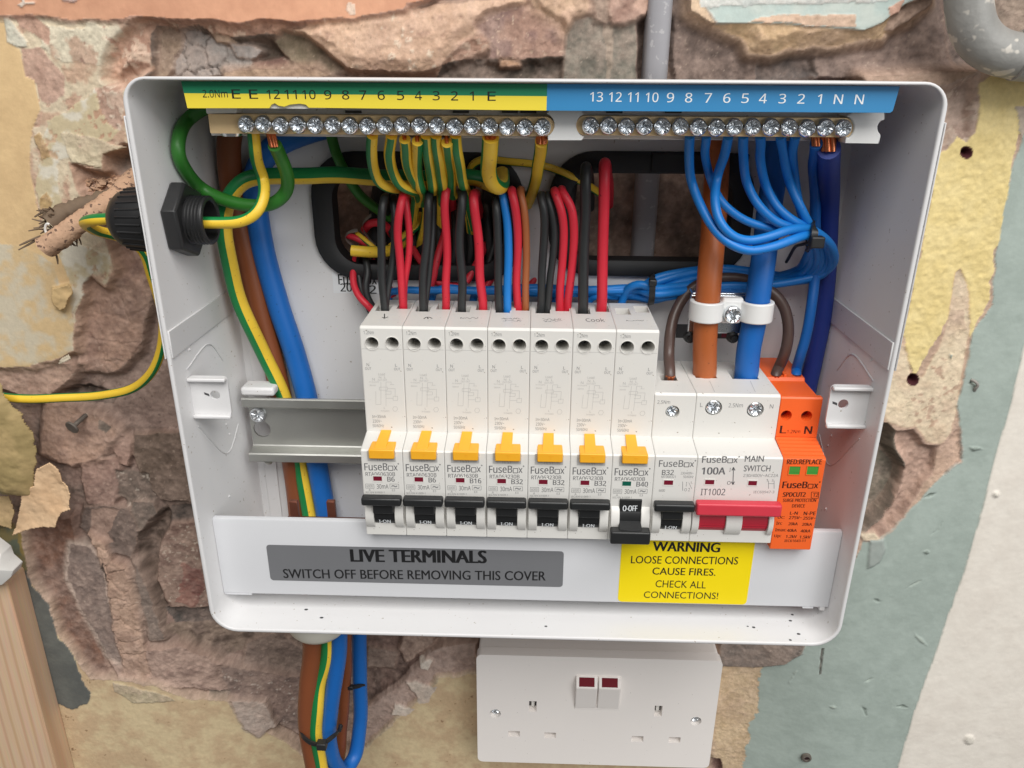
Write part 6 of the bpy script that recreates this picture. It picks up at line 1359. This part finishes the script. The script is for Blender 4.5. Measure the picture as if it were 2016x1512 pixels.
for i in range(7):
    s, pts = starts[i]; ex, ey = ends_[i]
    qd = Pz(ex, ey, ZT)
    tail = []
    if i == 0: tail = [(1262, 558, 16), (1240, 565, 14)]
    else:
        y0 = (572, 569, 575, 577, 580, 582)[i-1]; x = 1250
        while x > ex+34:
            tail.append((x, y0+2*math.sin(x/37+i), 12-i*.7)); x -= 55
        tail.append((ex+30, y0-3, 11)); tail.append((ex+12, y0+2, 11))
    P3 = [P(s[0], s[1], 57)]+pb(*pts)+pp(*loops[i])+pp(*mids[i])+[P(*tiep[i])]+pp(*tail)+[(qd[0], qd[1], ZT+1), (qd[0]-1.0, qd[1]-.5, ZT-4)]
    cable('neutral_wire', '%s from the left of the seven blue wires hanging from the neutral bar' % ['first', 'second', 'third', 'fourth', 'fifth', 'sixth', 'seventh'][i], 'cable', P3, 1.85 if i != 1 else 1.7, 'blue', 'blue neutral leads', n=14)
tie('black cable tie bundling the blue wires beside the right wall', pp((1598, 438, 30), (1602, 444, 40), (1604, 456, 46), (1603, 470, 46), (1598, 484, 40), (1590, 490, 30), (1594, 470, 24), (1600, 448, 25)), 2.6, (P(1607, 476, 45), 2.7), tail=pp((1603, 474, 44), (1585, 480, 40), (1565, 486, 28), (1557, 500, 22), (1548, 516, 16)))
tie('black cable tie round the blue wires above the breaker marked B40', pp((1284, 543, 10), (1285, 548, 19), (1285, 560, 22), (1284, 575, 22), (1283, 590, 20), (1281, 598, 12)), 2.6, (P(1285, 556, 22), 1.7))
# ================================================================ SOCKET, PIPES, PLANK AND SMALL THINGS
def socket():
    d = -10.0; zt = P(1000, 1288, d)[2]; 
    tl, tr, bl, br = P(939, 1287, d), P(1420, 1303, d), P(941, 1493, d), P(1397, 1512, d)
    x0, x1 = (tl[0]+bl[0])/2-.3, (tr[0]+br[0])/2+.3; z1, z0 = (tl[2]+tr[2])/2, (tl[2]+tr[2])/2-85.5
    t = thing('double_socket', ((x0+x1)/2, 20, z0), 'white double wall socket with two switches under the consumer unit', 'wall socket')
    pl = [rrect(x0, x1, z0, z1, 3.5, 5)]
    holes = []
    def rl(px, py, wpx, hpx):
        q = P(px, py, d); return [(q[0]-wpx, q[2]-hpx), (q[0]+wpx, q[2]-hpx), (q[0]+wpx, q[2]+hpx), (q[0]-wpx, q[2]+hpx)]
    hs = [(1049, 1391, 2.3, 4.2), (1296, 1400, 2.3, 4.2), (1012, 1445, 3.6, 2.3), (1083, 1448, 3.6, 2.3), (1255, 1455, 3.6, 2.3), (1328, 1457, 3.6, 2.3)]
    holes = [rl(*h) for h in hs]
    sc = [P(975, 1405, d), P(1370, 1420, d)]
    holes += [circ(q[0], q[2], 3.4, 18) for q in sc]
    fp = build('faceplate', *plate(pl+holes, d-7, d), 'socket', t, bevel=1.3, seg=4)
    box('back_box', x0+1.0, x1-1.0, -40, d-7.2, z0+1, z1-1, 'socket', t, 1.5, seg=3)
    for i, h in enumerate(hs):
        L = rl(*h); b = build('pin_shutter', *boxv(L[0][0]-.2, L[1][0]+.2, d-5.6, d-(5.2 if i < 2 else 4.2), L[0][1]-.2, L[2][1]+.2), 'hole' if i < 2 else 'shutter', t)
        if i < 2: build('earth_contact', *boxv(L[0][0]+1.4, L[1][0]-1.2, d-4.6, d-2.8, L[0][1]+1.6, L[2][1]), 'plastic_white', b, bevel=.3)
    for i, q in enumerate(sc): build('screw', *screw_vf((q[0], -(d-4.2), q[2]), 2.9, 2.2, .5+i), 'chrome', t, smooth=32)
    for (xa, xb) in ((1131, 1174), (1175, 1219)):
        a, b = P(xa, 1393, d+2)[0]+.15, P(xb, 1393, d+2)[0]-.15
        z_t, z_m, z_b = P(1150, 1332, d+1)[2], P(1150, 1354, d+4)[2], P(1150, 1394, d+1)[2]
        pr = [(d-1, z_t), (d+1.2, z_t), (d+4.6, z_m), (d+1.0, z_b), (d-1, z_b)]; n = len(pr)
        V = [(a, -q[0], q[1]) for q in pr]+[(b, -q[0], q[1]) for q in pr]
        F = [(k, (k+1) % n, n+(k+1) % n, n+k) for k in range(n)]+[tuple(range(n)), tuple(range(n, 2*n))]
        s = build('switch', V, F, 'socket', t, bevel=.6, seg=3)
        m = 1.9; e = .15
        f = lambda u: (d+1.2+(3.4)*u, z_t+(z_m-z_t)*u)
        p0, p1 = f(.04), f(.86)
        V = [(a+m, -(p0[0]+e), p0[1]), (b-m, -(p0[0]+e), p0[1]), (b-m, -(p1[0]+e), p1[1]+e), (a+m, -(p1[0]+e), p1[1]+e)]+[(a+m, -(p0[0]-1), p0[1]-.5), (b-m, -(p0[0]-1), p0[1]-.5), (b-m, -(p1[0]-1), p1[1]-.5), (a+m, -(p1[0]-1), p1[1]-.5)]
        build('indicator', V, [(0, 1, 2, 3), (4, 7, 6, 5), (0, 4, 5, 1), (1, 5, 6, 2), (2, 6, 7, 3), (3, 7, 4, 0)], 'neon_red', s)
    a, b, c = P(1131, 1396, d)[0]-.3, P(1219, 1396, d)[0]+.3, 0
    box('switch_surround', a, b, d-1, d+.25, P(1150, 1396, d)[2], P(1150, 1332, d)[2], 'socket', t, .3)
socket()
# grey capping strip running down behind the box
a = P(1278, 60, -16); b = P(1326, 60, -16)
V = []
pr = [(-26, 0), (-17.5, 0), (-16.0, .8), (-15.2, 2.2), (-14.6, 5.2), (-15.2, 8.4), (-16, 9.6), (-17.5, 10.4), (-26, 10.4)]
sc_ = (b[0]-a[0])/10.4; n = len(pr)
xb_ = P(1287, 430, -16)
for z in (300, -30, -60, -130):
    f = (60-z)/190; xx = a[0]-1.0+f*0
    V += [(xx+q[1]*sc_, -q[0], z) for q in pr]
F = []
for i in range(3): F += [(i*n+k, i*n+(k+1) % n, (i+1)*n+(k+1) % n, (i+1)*n+k) for k in range(n-1)]
tag(build('cable_capping', V, F, 'grey_pvc', None, loc=V[0], smooth=40), 'grey plastic cable capping running down the wall behind the box', 'cable capping')
# old pipe with an elbow, top right
pipe = build('conduit_pipe', *tube(pp((1896, -420, 0), (1906, -40, 0), (1908, 20, 0), (1915, 55, 0), (1938, 88, 0), (1975, 106, 0), (2016, 112, 0), (2060, 114, 0), (2120, 114, 0), (2500, 112, 0)), 9.0, 28, 2.0), 'pipe', None, loc=P(1908, 20, 0), smooth=60)
tag(pipe, 'old grey metal pipe bending to the right at the top right', 'pipe')
a = P(1990, 109, 0); build('coupling', *lathe([(0, 9.0), (.5, 10), (14, 10), (24, 10), (24.4, 9)], a+np.array([2, 0, 0]), (1, 0, -.05), 28, True, True), 'pipe', pipe, smooth=40)
# planed timber, bottom left
def plank():
    d = 2.0
    pts = [(-80, 1090), (14, 1150), (124, 1512), (242, 1900), (-260, 1900)]
    L = [P(px, py, d) for px, py in pts]; n = len(L)
    Mx = Matrix.Rotation(0, 4, 'X')
    ang = math.atan2(L[2][0]-L[1][0], -(L[2][2]-L[1][2]))
    o0 = L[1]
    def loc(q):
        x, z = q[0]-o0[0], q[2]-o0[2]; return np.array([x*math.cos(ang)+z*math.sin(ang), 0, -x*math.sin(ang)+z*math.cos(ang)])
    v = [loc(q) for q in L]; V = [(q[0], -0.0, q[2]) for q in v]+[(q[0], 16.0, q[2]) for q in v]
    F = [tuple(range(n)), tuple(range(n, 2*n))]+[(i, (i+1) % n, n+(i+1) % n, n+i) for i in range(n)]
    o = build('timber_plank', V, F, 'wood', None, loc=(0, 0, 0), bevel=1.0, seg=3)
    o.location = Vector((o0[0], -d, o0[2]))*S; o.rotation_euler = (0, ang, 0)
    o.location.y = -d*S
    tag(o, 'planed pine plank with dark growth lines leaning in the bottom left corner', 'plank')
plank()
# white angular moulding poking in at the left edge
L = [(-40, 1060), (2, 1092), (8, 1108), (26, 1124), (22, 1136), (4, 1152), (-40, 1160)]
q = [P(x, y, 8) for x, y in L]; n = len(q); V = [tuple(v) for v in q]+[(v[0], v[1]+9, v[2]) for v in q]+[tuple(P(-5, 1122, 12))]
F = [(i, (i+1) % n, 2*n) for i in range(n)]+[tuple(range(n, 2*n))]+[(i, (i+1) % n, n+(i+1) % n, n+i) for i in range(n)]
tag(build('moulding_end', V, F, 'plastic_white', None, loc=V[0], bevel=.4), 'white chipped moulding end poking in at the left edge above the plank', 'moulding')
# curled paint and paper flakes hanging off the plaster
def flake(label, pts, d, cols, bulge, curl, thick=.6, seed=1, twist=(0, 0)):
    """outline in photo pixels laid on the plane d, bellied out and curled, with thickness"""
    poly = [(P(x, y, d)[0], P(x, y, d)[2]) for x, y in pts]
    xs_ = [p[0] for p in poly]; zs_ = [p[1] for p in poly]; st = 0.5
    gx = np.arange(min(xs_)-3, max(xs_)+3, st); gz = np.arange(min(zs_)-3, max(zs_)+3, st); X, Z = np.meshgrid(gx, gz)
    wv = fbm(X+seed*31, Z, 5, 3, 300+seed)
    sd = sdist(X+wv*2.6, Z+wv*2.0, poly); keep = sd > 0
    fx = (X-min(xs_))/(max(xs_)-min(xs_)); fz = (Z-min(zs_))/(max(zs_)-min(zs_))
    Y = bulge*np.sin(np.clip(fx, 0, 1)*math.pi*.75+.2)*(.6+.4*np.sin(np.clip(fz, 0, 1)*math.pi))+curl*(1-np.clip(sd, 0, 7)/7)**2+fbm(X, Z, 14, 4, 320+seed)*3.0+wv*.9+twist[0]*fx+twist[1]*fz
    nz_g, nx_g = X.shape; idx = -np.ones(X.shape, int); V = []; C_ = []
    c1, c2, c3 = lc(cols[0]), lc(cols[1]), lc(cols[2])
    t = smooth01(.5+2.4*fbm(X, Z, 9, 4, 340+seed))
    for j in range(nz_g):
        for i in range(nx_g):
            idx[j, i] = len(V); V.append((X[j, i], -(d+Y[j, i]), Z[j, i])); g = smooth01((cols[3]-fx[j, i])/.25) if len(cols) > 3 else 0
            c = (c1*(1-t[j, i])+c2*t[j, i])*(1-g)+c3*g; C_.append(c)
    F = [(idx[j, i], idx[j, i+1], idx[j+1, i+1], idx[j+1, i]) for j in range(nz_g-1) for i in range(nx_g-1) if keep[j, i] and keep[j+1, i+1] and keep[j, i+1] and keep[j+1, i]]
    used = sorted({k for f in F for k in f}); mp = {k: i for i, k in enumerate(used)}
    me = bpy.data.meshes.new('paint_flake'); org = np.array(V[used[0]])
    me.from_pydata([tuple((np.array(V[k])-org)*S) for k in used], [], [tuple(mp[k] for k in f) for f in F])
    a = me.attributes.new('Col', 'FLOAT_COLOR', 'POINT'); a.data.foreach_set('color', np.array([list(C_[k])+[1] for k in used], np.float32).ravel())
    a = me.attributes.new('Rough', 'FLOAT', 'POINT'); a.data.foreach_set('value', np.full(len(used), .7, np.float32))
    me.materials.append(MT['wall']); me.shade_smooth()
    o = bpy.data.objects.new('paint_flake', me); COL.objects.link(o); o.location = Vector(org)*S; ORG[o] = org
    s = o.modifiers.new('thickness', 'SOLIDIFY'); s.thickness = thick*S; s.offset = 0
    tag(o, label, 'paint flake', 'peeling flakes on the wall')
flake('large olive curl of peeling wall covering at the left edge', [(-60, 720), (2, 752), (22, 780), (48, 812), (66, 850), (76, 890), (74, 930), (64, 975), (44, 974), (0, 968), (-60, 965)], 2, ((182, 158, 112), (160, 140, 96), (108, 112, 98), .55), 7, -3, .8, 1)
flake('torn cream flake with a ragged white upper corner below the olive curl', [(106, 903), (122, 918), (133, 942), (146, 966), (142, 978), (146, 998), (128, 1003), (118, 1030), (96, 1032), (70, 1036), (30, 1049), (44, 1000), (48, 958), (76, 948), (78, 918)], 0, ((226, 192, 154), (214, 178, 140), (236, 222, 200)), 3, 1.5, .7, 2)
flake('cream flake tucked under the olive curl at the left edge', [(-40, 968), (20, 974), (30, 1010), (26, 1040), (6, 1030), (-40, 1040)], -6, ((190, 162, 122), (170, 146, 106), (190, 160, 120)), 2, 1, .6, 3)
flake('small cream flake lifting off beside the root', [(104, 566), (140, 556), (146, 578), (134, 604), (118, 612), (108, 600)], -11, ((228, 196, 144), (218, 186, 136), (228, 200, 150)), 1.5, 1, .5, 4)
flake('pale flake lifting at the broken plaster edge under the black gland', [(108, 720), (118, 716), (128, 700), (143, 692), (146, 704), (120, 716)], -11, ((224, 214, 196), (210, 198, 176), (224, 214, 196)), 1.5, 1.5, .5, 5)
# old cable crusted with mortar and its frayed wrapping
dw = 4
rt = thing('frayed_cable', P(150, 430, dw), 'old frayed cable stub crusted with mortar sticking out beside the black gland', 'old cable')
build('core', *tube(pp((285, 345, -26), (262, 362, -15), (235, 385, -4), (205, 407, 4), (165, 433, 10), (125, 462, 14), (88, 488, 16)), [6, 5.6, 5.0, 4.7, 4.6, 5.0], 18, 1.2, jitter=.16), 'root', rt, smooth=80)
build('wrapping', *tube(pp((245, 372, -20), (215, 388, -8), (180, 400, -2), (145, 412, 2), (118, 424, 6), (98, 440, 9)), [3.0, 3.4, 3.8, 4.2, 4.6], 14, 1.2, jitter=.35), 'fibre', rt, smooth=70)
rr = random.Random(4)
def strand(p, q, bend, r=.42):
    a, b = np.array(P(*p)), np.array(P(*q)); m = (a+b)/2+np.array([rr.uniform(-1, 1)*bend, rr.uniform(-2, 2), rr.uniform(-1, 1)*bend]); return tube([a, m, b], [r, r*.9, r*.6], 6, 1.5)
V, F = [], []
for i in range(26):
    s = (rr.uniform(88, 125), rr.uniform(415, 455), 7); an = rr.uniform(2.3, 3.9); L = rr.uniform(12, 34)
    V, F = join((V, F), strand(s, (s[0]+L*math.cos(an), s[1]-L*math.sin(an)*.8+rr.uniform(-4, 8), 10+rr.uniform(-3, 4)), 1.4))
for i in range(16):
    s = (rr.uniform(128, 152), rr.uniform(455, 470), 6); an = rr.uniform(-2.2, -.6); L = rr.uniform(10, 26)
    V, F = join((V, F), strand(s, (s[0]+L*math.cos(an), s[1]-L*math.sin(an), 6+rr.uniform(-3, 4)), 1.2))
for p, q in (((80, 465, 10), (38, 483, 14)), ((75, 470, 10), (36, 492, 14)), ((100, 410, 8), (68, 427, 8)), ((120, 408, 7), (83, 412, 6)), ((105, 490, 12), (114, 520, 12)), ((92, 412, 8), (84, 411, 8))):
    V, F = join((V, F), strand(p, q, 1.5, .55))
o = build('fibres', V, F, 'fibre', rt, smooth=60); o['kind'] = 'stuff'
build('wire_loop', *tube([P(94+5*math.cos(t), 450+10*math.sin(t), 15) for t in np.linspace(.6, 5.4, 12)], .6, 8, 1), 'plastic_white', rt, smooth=60)
V, F = [], []
rr = random.Random(8)
for i in range(140):
    px, py = rr.gauss(235, 26), rr.gauss(375, 18)
    d_, qq = walld(px, py); q = P(px, py, d_+.5); r = rr.uniform(.7, 2.2)
    bm = bmesh.new(); bmesh.ops.create_icosphere(bm, subdivisions=1, radius=r)
    v = [np.array(x.co[:])*np.array([rr.uniform(.7, 1.3)]*3)+q+np.array([0, -rr.uniform(0, 1.5), 0]) for x in bm.verts]; f = [tuple(y.index for y in x.verts) for x in bm.faces]; bm.free()
    V, F = join((V, F), (v, f))
o = build('crumbs', V, F, 'root', rt); o['kind'] = 'stuff'
# nail in the lump of plaster
d_, q = walld(150, 838); q = P(140, 843, d_+9)
nl = build('nail', *lathe([(0, 3.6), (.4, 3.9), (1.2, 3.8), (1.4, 1.3), (18, 1.2)], q, (.35, 1, .35), 16), 'nail', None, loc=q, smooth=40); tag(nl, 'rusty round headed nail driven into the plaster lump left of the box', 'nail')
# wall plugs
for i, (px, py, r, lab) in enumerate(((1902, 300, 4.2, 'maroon wall plug in the yellow paint, high on the right'), (1797, 747, 4.0, 'maroon wall plug hole in the cream plaster beside the right bracket'))):
    d_, qq = walld(px, py); q = P(px, py, d_+.35)
    p_ = build('wall_plug', *lathe([(0, r*.98), (-.5, r*.8), (0.2, r*.66), (5, r*.62)], q, (0, 1, 0), 18, False, False), 'plug', None, loc=q, smooth=40); tag(p_, lab, 'wall plug')
    build('bore', *boxv(q[0]-r*.3, q[0]+r*.2, -q[1]-3.4, -q[1]-2.4, q[2]-r*.1, q[2]+r*.45), 'plug', p_)
# screw left in the green paint
d_, qq = walld(1587, 1490); q = P(1587, 1490, d_+.2)
s = build('wall_screw', *lathe([(0, 3.2), (1.6, 3.0), (1.9, 1.8), (.9, 1.5), (.9, .1)], q, (0, -1, 0), 16, False, False), 'nail', None, loc=q, smooth=40); tag(s, 'painted over screw head low in the grey green wall', 'screw')
build('bore', *lathe([(1.0, 1.5), (1.0, .1)], q, (0, -1, 0), 12, False, False), 'plugdark', s)
d_, qq = walld(1915, 752); q = P(1915, 756, d_+.4)
h = build('wall_hook', *tube([q+np.array([-1.5, -.5, 2.5]), q+np.array([0, -2, 2]), q+np.array([1.5, -2.2, 0]), q+np.array([0.8, -1, -2.5]), q+np.array([1.6, -.3, -3.4])], .8, 8, .6), 'sheath', None, loc=q, smooth=60); tag(h, 'tiny painted hook standing on the grey green wall at the right', 'hook')
